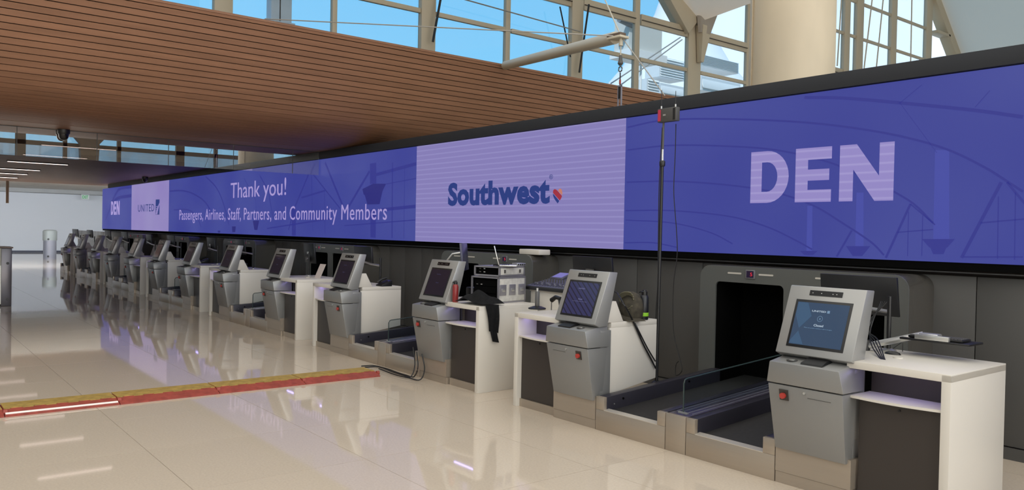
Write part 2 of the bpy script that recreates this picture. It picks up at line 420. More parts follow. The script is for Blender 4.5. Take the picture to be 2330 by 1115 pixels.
ms = [L_BLUE, L_LAV2, L_BLUE, L_LAV, L_BLUE]
labs = ['blue screen section with small white DEN lettering at the far end', 'lavender screen section with UNITED lettering', 'blue screen section with the Thank you message', 'lavender screen section with Southwest lettering and heart', 'blue screen section with large DEN lettering']
SC = []
for a, b, n, m, lb in zip(xs, xs[1:], names, ms, labs):
    o = MB().box(a, b, YL-.012, YL+.01, ZB, ZT_).build(n, m, vw); o['label'] = lb; SC.append(o)
YT = YL-.014
def q(px, py): p = at(px, py, Y=YL-.013); return (p.x, p.z)
def ribbon(pts, w, m, parent, name='picture_line', Y=YT):
    P = [q(*p) for p in pts]; up = []; dn = []
    for i, p in enumerate(P):
        a = Vector(P[max(i-1, 0)]); b = Vector(P[min(i+1, len(P)-1)]); d = (b-a).normalized(); n = Vector((-d.y, d.x))*w/2
        c = Vector(p); up.append(c+n); dn.append(c-n)
    bb = MB()
    for i in range(len(P)-1): bb.face([(v.x, Y, min(max(v.y, ZB), ZT_)) for v in (up[i], up[i+1], dn[i+1], dn[i])])
    return bb.build(name, m, parent)
def patch(pts, m, parent, name='picture_shape', Y=YT):
    return MB().face([(v[0], Y, min(max(v[1], ZB), ZT_)) for v in [q(*p) for p in pts]]).build(name, m, parent)
def sm(pts):
    P = cat([Vector((p[0], p[1], 0)) for p in pts], 6); return [(p.x, p.y) for p in P]
def z4(l): return [(1400+a/2.3226, 180+b/2.3226) for a, b in l]
def z2(l): return [(200+a/3.066, 370+b/3.066) for a, b in l]
s5 = SC[4]
for l in ([(1690, 375), (1765, 375), (1765, 845), (1680, 845)], [(1275, 600), (1312, 600), (1312, 885), (1268, 885)], [(1015, 670), (1042, 670), (1040, 908), (1010, 908)]):
    patch(z4(l), L_MID, s5, Y=YL-.013)
for l, w in (([(1000, 97), (1200, 100), (1500, 125), (1900, 165), (2155, 200)], .03), ([(65, 255), (250, 218), (500, 210), (900, 222), (1200, 250), (1500, 300), (1750, 370), (1950, 465), (2070, 540), (2155, 595)], .02),
             ([(65, 375), (300, 350), (600, 355), (850, 375), (1100, 430), (1300, 510), (1550, 640), (1680, 760)], .018), ([(60, 545), (300, 540), (600, 560), (850, 600), (1050, 670), (1200, 760), (1350, 860), (1420, 930)], .018),
             ([(55, 695), (300, 695), (600, 725), (800, 780), (950, 850), (1040, 900)], .016), ([(55, 745), (300, 760), (500, 810), (620, 870)], .014), ([(50, 865), (200, 865), (330, 890)], .014)):
    ribbon(sm(z4(l)), w, L_DK, s5)
for l, w in (([(2040, 545), (1830, 945)], .028), ([(1560, 660), (1430, 945)], .022), ([(1250, 800), (1170, 938)], .02), ([(2070, 545), (2200, 700)], .02), ([(1560, 660), (1690, 770)], .012), ([(1930, 760), (2155, 740), (2400, 720)], .012), ([(1490, 810), (1680, 795)], .01),
             ([(2025, 620), (2020, 950)], .008), ([(2115, 600), (2110, 955)], .008), ([(1550, 700), (1545, 935)], .007), ([(1625, 720), (1620, 935)], .007), ([(1840, 940), (2155, 940)], .012), ([(1700, 390), (1500, 120)], .004), ([(1900, 150), (1980, 60)], .006), ([(1500, 130), (1620, 30)], .006)):
    ribbon(z4(l), w, L_DK, s5)
for l in ([(1620, 845), (1795, 845), (1755, 890), (1660, 890)], [(1665, 890), (1750, 890), (1735, 925), (1680, 925)], [(1220, 883), (1348, 883), (1305, 935), (1255, 935)], [(975, 908), (1070, 908), (1045, 930), (1000, 930)]):
    patch(z4(l), L_DK, s5)
s3 = SC[2]
patch(z2([(1968, 8), (2012, 0), (2012, 145), (1968, 150)]), L_DK, s3, Y=YL-.013)
for l, w in (([(570, 200), (660, 196), (750, 225), (830, 290), (880, 400)], .05), ([(820, 95), (900, 180), (950, 300), (985, 440)], .04), ([(600, 330), (700, 330), (760, 380), (790, 450)], .04), ([(1555, 45), (1440, 320), (1400, 470)], .05), ([(1655, 0), (1790, 330)], .06), ([(1555, 60), (1680, 220), (1760, 320)], .03),
             ([(1965, 60), (1800, 340)], .06), ([(2010, 85), (2290, 8)], .06), ([(2040, 330), (2285, 305)], .06), ([(1250, 460), (1700, 390)], .03), ([(2125, 0), (2122, 525)], .035), ([(1490, 245), (1655, 195)], .04), ([(1650, 200), (1655, 500)], .02), ([(1560, 60), (1570, 480)], .02), ([(1790, 440), (2285, 400)], .02),
             ([(1200, 90), (1260, 200), (1290, 380)], .03), ([(1090, 110), (1170, 260), (1180, 400)], .02), ([(2210, 30), (2205, 530)], .015), ([(2080, 150), (2290, 110)], .015)):
    ribbon(sm(z2(l)) if len(l) > 3 else z2(l), w, L_DK, s3)
for l, m in (([(1915, 185), (1990, 147), (2080, 148), (2055, 200), (1925, 225)], L_DK2), ([(1930, 220), (2055, 200), (2035, 290), (1950, 292)], L_DK2), ([(1970, 330), (2010, 330), (2008, 525), (1972, 522)], L_DK), ([(1150, 405), (1195, 405), (1182, 470), (1162, 470)], L_DK2), ([(1005, 445), (1032, 445), (1028, 485), (1008, 485)], L_DK2), ([(905, 475), (925, 475), (922, 490), (908, 490)], L_DK2), ([(1422, 310), (1452, 310), (1450, 510), (1424, 510)], L_DK)):
    patch(z2(l), m, s3)
for l in ([(250, 470), (270, 432), (299, 425)], [(240, 500), (262, 455), (299, 445)]): ribbon(sm(l), .12, L_DK, SC[0])
# DEN lettering
def den(x0, x1, z0, z1, parent, m, Y=YL-.017):
    w = x1-x0; h = z1-z0; out = []
    def T(pts): return [(x0+a*w, z0+b*h) for a, b in pts]
    D = [(0, 0), (.13, 0)]+[(.13+.165*sin(t), .5-.5*cos(t)) for t in [pi*k/16 for k in range(17)]]+[(0, 1)]
    Dh = [(.088, .215), (.13, .215)]+[(.13+.08*sin(t), .5-.285*cos(t)) for t in [pi*k/12 for k in range(13)]]+[(.088, .785)]
    shape2d('lettering', [T(D), T(Dh)], m, parent, Y)
    e = [(.345, 0), (.6, 0), (.6, .225), (.435, .225), (.435, .395), (.585, .395), (.585, .6), (.435, .6), (.435, .78), (.6, .78), (.6, 1), (.345, 1)]
    shape2d('lettering', [T(e)], m, parent, Y)
    n = [(.655, 0), (.745, 0), (.745, .56), (.885, 0), (1, 0), (1, 1), (.91, 1), (.91, .43), (.765, 1), (.655, 1)]
    shape2d('lettering', [T(n)], m, parent, Y)
a = at(1709, 462, Y=YL); b = at(2037, 322, Y=YL); a2 = at(2035, 457, Y=YL); b1 = at(1713, 347, Y=YL)
den(a.x, (b.x+a2.x)/2, (a.z+a2.z)/2, (b.z+b1.z)/2, SC[4], L_TXT)
a = at(253.5, 489, Y=YL); b = at(273.5, 457, Y=YL)
den(a.x, b.x, a.z, b.z, SC[0], L_TXT2)
a = at(315, 482, Y=YL); b = at(352, 464, Y=YL); text('UNITED', L_NAVY, SC[1], a.x, b.x, a.z, b.z, YT, 0, sp=1.15)
a = at(355, 488.5, Y=YL); b = at(364, 453.5, Y=YL)
lg = MB().box(a.x, b.x, YT-.002, YT, a.z, b.z).build('emblem', L_NAVY, SC[1])
for k in range(5):
    P = [(a.x+(b.x-a.x)*(.05+.09*k+.55*t+.05*k*t), a.z+(b.z-a.z)*(.02+(.55+.07*k)*t**.7)) for t in [i/8 for i in range(9)]]
    bb = MB()
    for p, r in zip(P, P[1:]): bb.face([(p[0], YT-.004, p[1]), (r[0], YT-.004, r[1]), (r[0]+.05, YT-.004, r[1]), (p[0]+.05, YT-.004, p[1])])
    bb.build('emblem_line', L_LAV2, SC[1])
for k in range(4):
    zz = a.z+(b.z-a.z)*(.12+.13*k)
    MB().box(a.x+.05, a.x+(b.x-a.x)*(.6+.1*k), YT-.004, YT-.003, zz, zz+.02).build('emblem_line', L_LAV2, SC[1])
a = at(526, 454, Y=YL); b = at(653, 407, Y=YL); c_ = at(652, 402, Y=YL)
text('Thank you!', L_TXT2, SC[2], a.x, b.x, at(600, 459, Y=YL).z, at(590, 410, Y=YL).z, YT-.003, 0)
text('Passengers, Airlines, Staff, Partners, and Community Members', L_TXT2, SC[2], lx(409.5, 490), lx(882, 490), at(640, 510, Y=YL).z, at(640, 470, Y=YL).z, YT-.003, 0, sp=1.08)
a = at(1021, 469, Y=YL); b = at(1253, 404, Y=YL)
text('Southwest', L_NAVY, SC[3], a.x, at(1253, 440, Y=YL).x, at(1140, 466.5, Y=YL).z, at(1140, 409, Y=YL).z, YT-.003, .045, sp=1.04)
text('®', L_NAVY, SC[3], lx(1252, 400), lx(1260, 400), at(1256, 408, Y=YL).z, at(1256, 397, Y=YL).z, YT-.003, 0)
def hq(u, v): p = q(1258.5+u*21.5, 463-v*34); return (p[0], YT-.003, p[1])
def hp(pts, m): MB().face([hq(*p) for p in pts]).build('heart_emblem', m, SC[3])
hp([(.02, .62), (.0, .78), (.08, .93), (.22, .98), (.36, .93), (.46, .85), (.98, .42), (.88, .34), (.5, .32)], L_REDH) if 0 else None
hp([(0, .72), (.05, .9), (.2, .97), (.38, .92), (.5, .84), (.97, .5), (.86, .32), (.72, .2)], L_REDH)
hp([(.53, .86), (.66, .97), (.82, 1), (.95, .9), (1, .72), (.98, .54)], L_ORH)
hp([(0, .68), (.03, .5), (.16, .3), (.5, .0), (.68, .17)], L_NAVY)

# ------------------------------------------------------------------ desk pair (built for the nearest one, copied along the row)
PC = CX
def mirrored(s): return PC if s < 0 else None
def counter(s):
    """left-hand counter of the pair in world coordinates; s=-1 mirrors it about the pair's centre"""
    m = mirrored(s); bx = -6.3 if s > 0 else 2*PC+6.3
    t = thing('check_in_counter', (bx, 5.8, 0), 'x', 'counter', 'check in counters along the baggage hall')
    MB().box(-6.65, -6.59, 5.36, 6.24, 0, .995).build('end_panel', M_WHITE, t, bev=.003, mir=m)
    MB().prism([(-6.65, 5.36), (-5.95, 5.36), (-5.95, 5.58), (-5.43, 5.58), (-5.43, 6.24), (-6.65, 6.24)], 'z', .948, 1.0).build('countertop', M_WHITE, t, bev=.003, mir=m)
    f = MB().box(-6.59, -6.02, 5.42, 5.45, .085, .74).build('front_panel', M_BROWN, t, mir=m)
    MB().tube([(-6.3, 5.425, .70), (-6.3, 5.412, .70)], .008, 10).build('lock', M_BLACK, f, mir=m)
    MB().box(-6.59, -6.02, 5.40, 5.44, 0, .083).build('kick_plate', M_STEEL, t, mir=m)
    pl = [(-6.59, 5.375)]+[(-6.59+.60*k/10, 5.375-.035*sin(pi*k/10)-.03*(k/10)) for k in range(1, 11)]+[(-5.99, 5.62), (-6.59, 5.62)]
    MB().prism(pl, 'z', .745, .762).build('shelf', M_WHITE, t, mir=m)
    MB().box(-6.57, -6.04, 5.47, 5.49, .942, .947).build('light_strip', M_VIO, t, mir=m)
    MB().box(-6.59, -6.0, 5.62, 5.64, .76, .948).build('alcove_back', M_BROWN, t, mir=m)
    MB().prism([(5.56, .30), (6.24, .40), (6.24, .948), (5.56, .948)], 'x', -5.47, -5.43).build('side_panel', M_WHITE, t, bev=.002, mir=m)
    MB().prism([(5.52, 1.0), (5.53, 1.205), (5.64, 1.205), (5.75, 1.0)], 'x', -5.47, -5.43).build('riser', M_WHITE, t, bev=.003, mir=m)
    MB().box(-5.95, -5.47, 5.60, 5.62, .30, .948).build('inner_panel', M_DARK, t, mir=m)
    MB().lathe((-6.10, 5.80, 1.0), [(.035, 0), (.035, .006), (.02, .007), (.02, .0065)], 16).build('grommet', M_WHITE, t, mir=m)
    return t

def kiosk(s, style):
    m = mirrored(s); bx = -5.69 if s > 0 else 2*PC+5.69
    t = thing('self_service_kiosk', (bx, 5.4, 0), 'x', 'kiosk', 'self service kiosks along the counters')
    X0, X1 = -6.0, -5.40
    MB().box(X0, X1-.003, 5.365, 5.56, .0, .085).build('kick_plate', M_STEEL, t, mir=m)
    MB().box(X0, X1-.003, 5.36, 5.56, .088, .30).build('plinth', M_STEEL, t, mir=m)
    MB().box(X0+.02, X1-.01, 5.42, 5.56, .30, .93).build('side_column', M_KIOSK, t, bev=.003, mir=m)
    b = MB().hexa([(X0+.01, 5.24, .768), (X1-.0, 5.24, .768), (X1-.0, 5.5, .768), (X0+.01, 5.5, .768)], [(X0+.025, 5.335, .268), (X1-.012, 5.335, .268), (X1-.012, 5.46, .268), (X0+.025, 5.46, .268)]).build('body', M_KIOSK, t, bev=.006, mir=m)
    MB().hexa([(X0+.0, 5.235, .776), (X1+.01, 5.235, .776), (X1+.01, 5.52, .776), (X0, 5.52, .776)], [(X0+.03, 5.22, .935), (X1-.02, 5.22, .935), (X1-.02, 5.52, .985), (X0+.03, 5.52, .985)]).build('ledge', M_KIOSK, t, bev=.008, mir=m)
    # details on the body front (slightly leaning)
    def fr(x, z, d=0): return (x, 5.24+(.768-z)/.493*.095-d, z)
    bx1 = X1-.13 if s > 0 else X1-.13
    p = [fr(bx1-.035, .655, .001), fr(bx1+.035, .655, .001), fr(bx1+.035, .735, .001), fr(bx1-.035, .735, .001)]
    pp = MB().hexa(p, [(v[0], v[1]-.008, v[2]) for v in p]).build('button_plate', M_BROWN, b, mir=m)
    c = fr(bx1, .69, .01)
    MB().tube([c, (c[0], c[1]-.02, c[2])], .022, 14).build('help_button', M_RED, b, mir=m)
    c = fr(-5.70, .735, 0)
    MB().tube([c, (c[0], c[1]-.012, c[2])], .009, 12).build('lock', M_ALU, b, mir=m)
    p = [fr(X0+.1, .70, .0005), fr(X0+.28, .70, .0005), fr(X0+.28, .704, .0005), fr(X0+.1, .704, .0005)]
    MB().hexa(p, [(v[0], v[1]-.002, v[2]) for v in p]).build('seam', M_DARK, b, mir=m)
    # card reader and scanner on the ledge
    def top(x, y, h=0): return (x, y, .935+(y-5.22)/.3*.05+h)
    MB().hexa([top(-5.83, 5.245, .001), top(-5.66, 5.245, .001), top(-5.66, 5.40, .001), top(-5.83, 5.40, .001)], [top(-5.83, 5.25, .012), top(-5.66, 5.25, .012), top(-5.67, 5.40, .035), top(-5.82, 5.40, .035)]).build('card_reader', M_BLACK, t, mir=m)
    MB().tube([top(-5.56, 5.30, .0), top(-5.56, 5.30, .006)], .04, 18).build('scanner', M_DARK, t, mir=m)
    MB().tube([top(-5.56, 5.30, .006), top(-5.56, 5.30, .009)], .022, 14).build('scanner_lens', M_ALU, t, mir=m)
    # head
    hx0, hx1 = (-5.97 if s > 0 else -6.005, -5.40)
    A = [(5.325, .995), (5.515, 1.493), (5.625, 1.486), (5.50, .972), (5.39, .965)]
    hd = MB().prism(A, 'x', hx0, hx1).build('head', M_KHEAD, t, bev=.007, mir=m)
    dv = Vector((0, 5.515-5.325, 1.493-.995)); ln = dv.length; dn = dv.normalized(); nv = Vector((0, -dn.z, dn.y))
    def hf(x, v, d):  # point on the head front, v metres up along it, d in front
        return Vector((x, 5.325, .995))+dn*v+nv*d
    def plate(x0, x1, v0, v1, d0, d1, name, mt, par, **k):
        return MB().hexa([hf(x0, v0, d0), hf(x1, v0, d0), hf(x1, v1, d0), hf(x0, v1, d0)], [hf(x0, v0, d1), hf(x1, v0, d1), hf(x1, v1, d1), hf(x0, v1, d1)]).build(name, mt, par, mir=m, **k)
    mx_ = (hx0+hx1)/2
    bz = plate(mx_-.225, mx_+.225, .055, .425, -.001, .004, 'bezel', M_BLACK, hd, bev=.0015)
    sc = plate(mx_-.205, mx_+.205, .075, .405, .004, .006, 'screen', {'blue': M_S1, 'stripe': M_S2, 'dark': M_SCRN}[style], hd)
    cb = plate(mx_-.13, mx_+.13, .462, .502, -.001, .004, 'camera_bar', M_LENS, hd)
    for dx in (-.09, -.06, .03, .1): 
        plate(mx_+dx, mx_+dx+.006, .478, .484, .004, .006, 'lens', M_ALU, cb)
    # on-screen text
    mm = 2*PC-mx_ if s < 0 else mx_
    def put(body, xc, v0, v1, w, mt, bold=0):
        def f(p): return hf(p.x, p.z, .0075+(0-p.y))
        text(body, mt, sc, mm+xc-w/2, mm+xc+w/2, v0, v1, 0, bold, f=f, th=.0006)
    if style == 'blue':
        put('UNITED', -.02, .335, .348, .11, M_TX, .01); MBp = [hf(mm+.045, .332, .0072), hf(mm+.065, .332, .0072), hf(mm+.065, .352, .0072), hf(mm+.045, .352, .0072)]
        MB().hexa(MBp, [v+nv*.0004 for v in MBp]).build('emblem', M_TX2, sc)
        put('Closed', 0, .225, .242, .075, M_TX, .015); put('Please see another machine or talk to an agent', 0, .205, .213, .22, M_TX2)
        ring = MB(); n = 20
        for k in range(n):
            a0, a1 = 2*pi*k/n, 2*pi*(k+1)/n
            ring.face([hf(mm+r*cos(a), .285+r*sin(a), .0074) for r, a in ((.022, a0), (.022, a1), (.0195, a1), (.0195, a0))])
        ring.build('cross_ring', M_TX2, sc)
        put('x', 0, .277, .292, .014, M_TX2)
        for pts in ([(-.2, .40), (-.12, .40), (-.07, .30), (-.15, .2), (-.2, .3)], [(-.2, .1), (-.15, .18), (-.09, .08), (-.2, .08)]):
            MB().face([hf(mm+a, v, .0068) for a, v in pts]).build('screen_shape', M_S3, sc)
    elif style == 'stripe':
        put('UNITED', -.02, .335, .346, .09, M_TX3, .01)
        put('Closed', 0, .225, .24, .06, M_TX3, .01); put('Please see another machine or talk to an agent', 0, .205, .212, .2, M_TX3)
    else:
        put('UNITED', -.02, .335, .346, .09, M_TX4); put('Closed', 0, .225, .24, .06, M_TX4)
    return t

def S_(n, c, es=.9): return mat(n, (.01, .012, .018), .1, emit=c, es=es)
M_S1 = S_('screen_blue', '2c4a6c', .62); M_S3 = S_('screen_blue_light', '3a6186', .62); M_S2 = S_('screen_stripe', '24264a')
nn = M_S2.node_tree; wv = nn.nodes.new('ShaderNodeTexWave'); wv.inputs['Scale'].default_value = 8.5; wv.inputs['Distortion'].default_value = 0; wv.bands_direction = 'DIAGONAL'
tcn = nn.nodes.new('ShaderNodeTexCoord'); nn.links.new(tcn.outputs['Object'], wv.inputs['Vector']); rr = nn.nodes.new('ShaderNodeValToRGB')
rr.color_ramp.elements[0].color = srgb('14142a')+(1,); rr.color_ramp.elements[0].position = .12; rr.color_ramp.elements[1].color = srgb('2a2d55')+(1,); rr.color_ramp.elements[1].position = .2
nn.links.new(wv.outputs[0], rr.inputs[0]); nn.links.new(rr.outputs[0], nn.nodes['Principled BSDF'].inputs['Emission Color'])
M_TX = S_('screen_text', 'b4c4d2', 1); M_TX2 = S_('screen_text_dim', '6d8aa6', 1); M_TX3 = S_('screen_text_violet', '6d6d92', 1); M_TX4 = S_('screen_text_faint', '3a3650', 1)

def belt_z(y): return .185+(y-5.38)*.065
def conveyor(s):
    m = mirrored(s); bx = -4.98 if s > 0 else 2*PC+4.98
    t = thing('baggage_conveyor', (bx, 6.2, 0), 'x', 'conveyor', 'baggage conveyors between the kiosks')
    a, b = -5.395, -4.545; i0, i1 = -5.29, -4.635
    fp = [(a, 0), (b, 0), (b, .315), (i1, .315), (i1, .195), (i0, .195), (i0, .315), (a, .315)]
    MB().prism([(a, 0), (b, 0), (b, .195), (a, .195)], 'y', 5.36, 5.40).build('front_plate', M_STEEL, t, bev=.002, mir=m)
    MB().box(a, i0, 5.36, 5.40, .196, .318).build('front_post', M_STEEL, t, bev=.002, mir=m)
    MB().box(i1, b, 5.36, 5.40, .196, .318).build('front_post', M_STEEL, t, bev=.002, mir=m)
    MB().prism([(5.362, .195), (5.42, .195), (5.43, .208), (5.362, .2)], 'x', i0, i1).build('lip', mat('lip_alu', (.62, .58, .52), .3, .5), t, mir=m)
    def zz(y): return .318+(y-5.38)*.066
    for xa, xb in ((a, i0), (i1, b)):
        MB().prism([(5.40, .0), (7.12, .0), (7.12, zz(7.12)), (5.40, zz(5.4))], 'x', xa+.012 if xa == a else xa, xb if xa == a else xb-.012).build('side_rail', M_BELTW, t, bev=.003, mir=m)
    MB().prism([(5.42, .1), (7.56, .1), (7.56, belt_z(7.56)), (5.42, belt_z(5.42))], 'x', i0+.001, i1-.001).build('belt', M_RUB, t, mir=m)
    for y in (5.62, 6.6):
        MB().tube([(i0, y, zz(y)-.05), (i0+.008, y, zz(y)-.05)], .011, 10).build('sensor', M_VOID, t, mir=m)
    MB().tube([(i0, 5.5, .245), (i0+.006, 5.5, .245)], .006, 8).build('rivet', M_ALU, t, mir=m)
    return t
M_BELTW = mat('conveyor_side_dark', (.035, .033, .045), .3, .3)
def divider():
    t = thing('conveyor_divider', (PC, 6, 0), 'x', 'divider', 'steel dividers between conveyor pairs')
    a, b = PC-.108, PC+.108
    MB().box(a, b, 5.36, 5.40, 0, .318).build('front_plate', M_STEEL, t, bev=.002)
    def zz(y): return .318+(y-5.38)*.066
    MB().prism([(5.40, 0), (7.1, 0), (7.1, zz(7.1)), (5.40, zz(5.4))], 'x', a, b).build('cover', M_BELTW2, t, bev=.003)
    for dx in (-.085, -.03, .03, .085):
        MB().tube([(PC+dx, 5.48, zz(5.48)+.002), (PC+dx, 7.08, zz(7.08)+.002)], .004, 6).build('rail', M_ALU2, t)
    pts = [(5.46, zz(5.46)), (5.46, .585), (5.475, .61), (5.50, .62), (7.0, .72), (7.0, zz(7.0))]
    g = MB().prism(pts, 'x', PC-.004, PC+.004).build('glass_screen', M_SGLASS, t)
    MB().tube([(PC, y, z) for y, z in pts[:5]], .0065, 6).build('glass_edge', mat('glass_edge_green', (.03, .05, .05), .2), g)
    MB().box(PC-.05, PC+.05, 5.45, 5.47, .323, .335).build('glass_clamp', M_ALU, t)
    return t
M_BELTW2 = mat('divider_cover', (.10, .09, .13), .22, .6); M_ALU2 = mat('rail_grey', (.3, .3, .36), .3, .6)
def portal():
    t = thing('baggage_portal', (PC, 7.3, 0), 'x', 'baggage portal', 'baggage tunnel portals under the video wall')
    x0, x1, zt, r = PC-1.10, PC+1.155, 1.545, .13
    x0, x1 = PC-1.13, PC+1.13
    def rr(a, b, c, d, r, n=5):
        P = []
        for cx_, cz_, s0 in ((b-r, c+r, -pi/2), (b-r, d-r, 0), (a+r, d-r, pi/2), (a+r, c+r, pi)):
            P += [(cx_+r*cos(s0+pi/2*k/n), cz_+r*sin(s0+pi/2*k/n)) for k in range(n+1)]
        return P
    out = [(x0, 0.0), (x1, 0.0)]+[(x1-r+r*cos(pi/2*k/6), zt-r+r*sin(pi/2*k/6)) for k in range(7)]+[(x0+r+r*cos(pi/2+pi/2*k/6), zt-r+r*sin(pi/2+pi/2*k/6)) for k in range(7)]
    oL = rr(PC-.925, PC-.10, .28, 1.375, .05); oR = rr(PC+.10, PC+.925, .28, 1.375, .05)
    shape2d('front_plate', [out, oL, oR], M_HOOD, t, 7.1, .02)
    ins = [(x0+.02+(x-x0)*(x1-x0-.04)/(x1-x0), z-.02 if z > .05 else z) for x, z in out]
    sh = MB(); n = len(out)
    ring = [[sh.b.verts.new((p[0], y, p[1])) for p in out] for y in (7.11, 7.588)]
    for k in range(1, n-0):
        k2 = (k+1) % n
        if k == 0: continue
        sh.b.faces.new([ring[0][k], ring[0][k2], ring[1][k2], ring[1][k]])
    sh.build('shell', M_HOOD2, t)
    for a, b in ((PC-.95, PC-.06), (PC+.06, PC+.95)):
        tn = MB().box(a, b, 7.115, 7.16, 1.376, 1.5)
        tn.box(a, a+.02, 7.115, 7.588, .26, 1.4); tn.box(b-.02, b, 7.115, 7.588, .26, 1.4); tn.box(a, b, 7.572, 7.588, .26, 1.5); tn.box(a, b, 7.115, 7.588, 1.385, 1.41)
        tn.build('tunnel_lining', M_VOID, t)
        c = (a+b)/2
        d = MB().box(c-.035, c+.075, 7.075, 7.09, 1.425, 1.515).build('number_display', mat('display_frame', (.15, .15, .16), .4), t, bev=.002)
        MB().box(c-.023, c+.063, 7.073, 7.076, 1.435, 1.505).build('display_face', mat('display_face', (.01, .008, .015), .2, emit='1a0c22', es=1), d)
        text('5', mat('red_led', (.1, .0, .0), .4, emit=(.75, .03, .05), es=1), d, c+.025, c+.048, 1.452, 1.488, 7.071)
        for dx in (-.18, .2):
            P = rr(c+dx-.085, c+dx+.085, 1.463, 1.48, .008)
            shape2d('light_slot', [P], mat('slot_light', (.5, .47, .42), .4), t, 7.088, .004)
    return t
M_HOOD2 = mat('hood_side', (.12, .112, .10), .22, .5)

M_VIO = mat('violet_light_strip', (.3, .28, .6), .5, emit=(.42, .36, 1.0), es=9)
NP = 6
base = {'counterL': counter(1), 'counterR': counter(-1), 'kL': kiosk(1, 'stripe'), 'kR': kiosk(-1, 'blue'), 'cL': conveyor(1), 'cR': conveyor(-1), 'div': divider(), 'por': portal()}
def relabel(o, l): o['label'] = l
kd = {'L': kiosk(1, 'dark'), 'R': kiosk(-1, 'dark')}
def yo(k): return .04*k+(0 if k < 5 else .02)
kcount = 0; ccount = 0
KL = ['nearest grey self service kiosk showing a bright blue closed screen', 'grey self service kiosk with striped navy screen left of the tripod pole']
for k in range(7):
    off = (-PER*k, yo(k), 0)
    for side in ('R', 'L'):
        if k == 6 and side == 'L': continue
        i = 2*k+(0 if side == 'R' else 1)
        if k == 0: kk = base['k'+side]; ct = base['counter'+side]; cv = base['c'+side]
        else:
            if k == 1: kk = kd[side]; kk.location += Vector(off)
            else: kk = copy_tree(kd[side], off=(off[0]+PER, off[1]-yo(1), 0))
            ct = copy_tree(base['counter'+side], off=off); cv = copy_tree(base['c'+side], off=off)
        if i < 2: relabel(kk, KL[i])
        elif i == 2: relabel(kk, 'third grey kiosk from the camera, dark screen, beside the stacked road cases')
        else: relabel(kk, 'grey kiosk with tilted dark screen, %s in the row counted from the camera' % ORD[i])
        sd = 'right' if side == 'R' else 'left'
        relabel(ct, {0: 'nearest white check in counter with dark brown front and purple lit shelf', 1: 'white check in counter carrying the audio mixer and green coiled rope', 2: 'white check in counter carrying road cases, black jacket and red bottle'}.get(i, 'white and brown check in counter beside the %s kiosk from the camera' % ORD[i]))
        relabel(cv, 'low black baggage belt in steel frame beside the %s kiosk from the camera' % ORD[i])
    if k < 6:
        d = base['div'] if k == 0 else copy_tree(base['div'], off=off); relabel(d, 'steel divider with glass screen between belts of the %s desk pair' % ORD[k])
        p = base['por'] if k == 0 else copy_tree(base['por'], off=(off[0], 0, 0)); relabel(p, 'grey baggage tunnel portal behind the %s desk pair from the camera' % ORD[k])

# ------------------------------------------------------------------ monitors on arms
ZC = 1.0
def monitor(x0, x1, z0, z1, Y, label, tilt=.04, group='black monitors behind the counters', base_x=None, base_y=6.05):
    xc = (x0+x1)/2; t = thing('monitor', (xc, Y, ZC), label, 'monitor', group)
    pn = [(x0, Y, z1), (x1, Y, z1), (x1+.015, Y-.0, z0), (x0+.01, Y, z0)]
    sc = MB().hexa([(a, b+tilt*(z1-c)*2, c) for a, b, c in pn], [(a, b+.03+tilt*(z1-c)*2, c) for a, b, c in pn]).build('display', M_BLACK, t, bev=.004)
    MB().box(xc-.03, xc+.03, Y-.012, Y-.002, z1-.2, z1-.16).build('badge', M_ALU, sc)
    MB().box(xc-.05, xc+.05, Y-.035, Y+.0, z0+.02, z0+.12).build('mount_plate', M_DARK, t)
    bxx = base_x if base_x is not None else xc
    MB().tube([(xc, Y-.03, z0+.07), ((xc+bxx)/2, (Y+base_y)/2, 1.30), (bxx, base_y, 1.30)], .016, 8).build('arm', M_ALU, t)
    MB().tube([(bxx, base_y, ZC), (bxx, base_y, 1.42)], .016, 10).build('post', M_BLACK, t)
    MB().lathe((bxx, base_y, ZC), [(.06, 0), (.06, .01), (.03, .02)], 16).build('base', M_ALU, t)
    return t
def mon_px(pa, pb, Y, label, **k):
    a = at(*pa, Y=Y); b = at(*pb, Y=Y); return monitor(a.x, b.x, at(pb[0], pb[1], Y=Y).z, a.z, Y, label, **k)
mon_px((1866, 622), (2037, 722), 6.35, 'large black monitor on silver arm behind the nearest kiosk', base_x=-2.98, base_y=6.1)
mon_px((1302, 582), (1389, 640), 6.35, 'black monitor behind the kiosk with the striped navy screen', base_x=-5.95, base_y=6.0)
mon_px((805, 560), (843, 604), 6.4, 'black monitor behind the fourth kiosk, at the edge of its portal', base_x=-10.9, base_y=6.1)
mon_px((690, 553), (713, 600), 6.4, 'black monitor behind the fifth kiosk', base_x=-13.5, base_y=6.1)
mon_px((534, 544), (555, 580), 6.45, 'black monitor behind the sixth kiosk', base_x=-16.2, base_y=6.1)
mon_px((470, 540), (486, 572), 6.45, 'black monitor behind the seventh kiosk', base_x=-18.4, base_y=6.1)
mon_px((380, 535), (395, 562), 6.5, 'black monitor behind the eighth kiosk', base_x=-21.2, base_y=6.1)
mon_px((331, 533), (343, 556), 6.5, 'black monitor behind the ninth kiosk', base_x=-23.6, base_y=6.1)
mon_px((275, 527), (288, 552), 6.5, 'black monitor behind the tenth kiosk', base_x=-26.5, base_y=6.1)
mon_px((238, 524), (250, 546), 6.5, 'black monitor behind the eleventh kiosk', base_x=-28.6, base_y=6.1)
mon_px((197, 523), (209, 541), 6.3, 'black monitor leaning above the twelfth kiosk, against the white wall', base_x=-31.5, base_y=6.1)
mon_px((164, 521), (176, 539), 6.3, 'black monitor above the thirteenth kiosk, farthest in the row', base_x=-34.0, base_y=6.1)

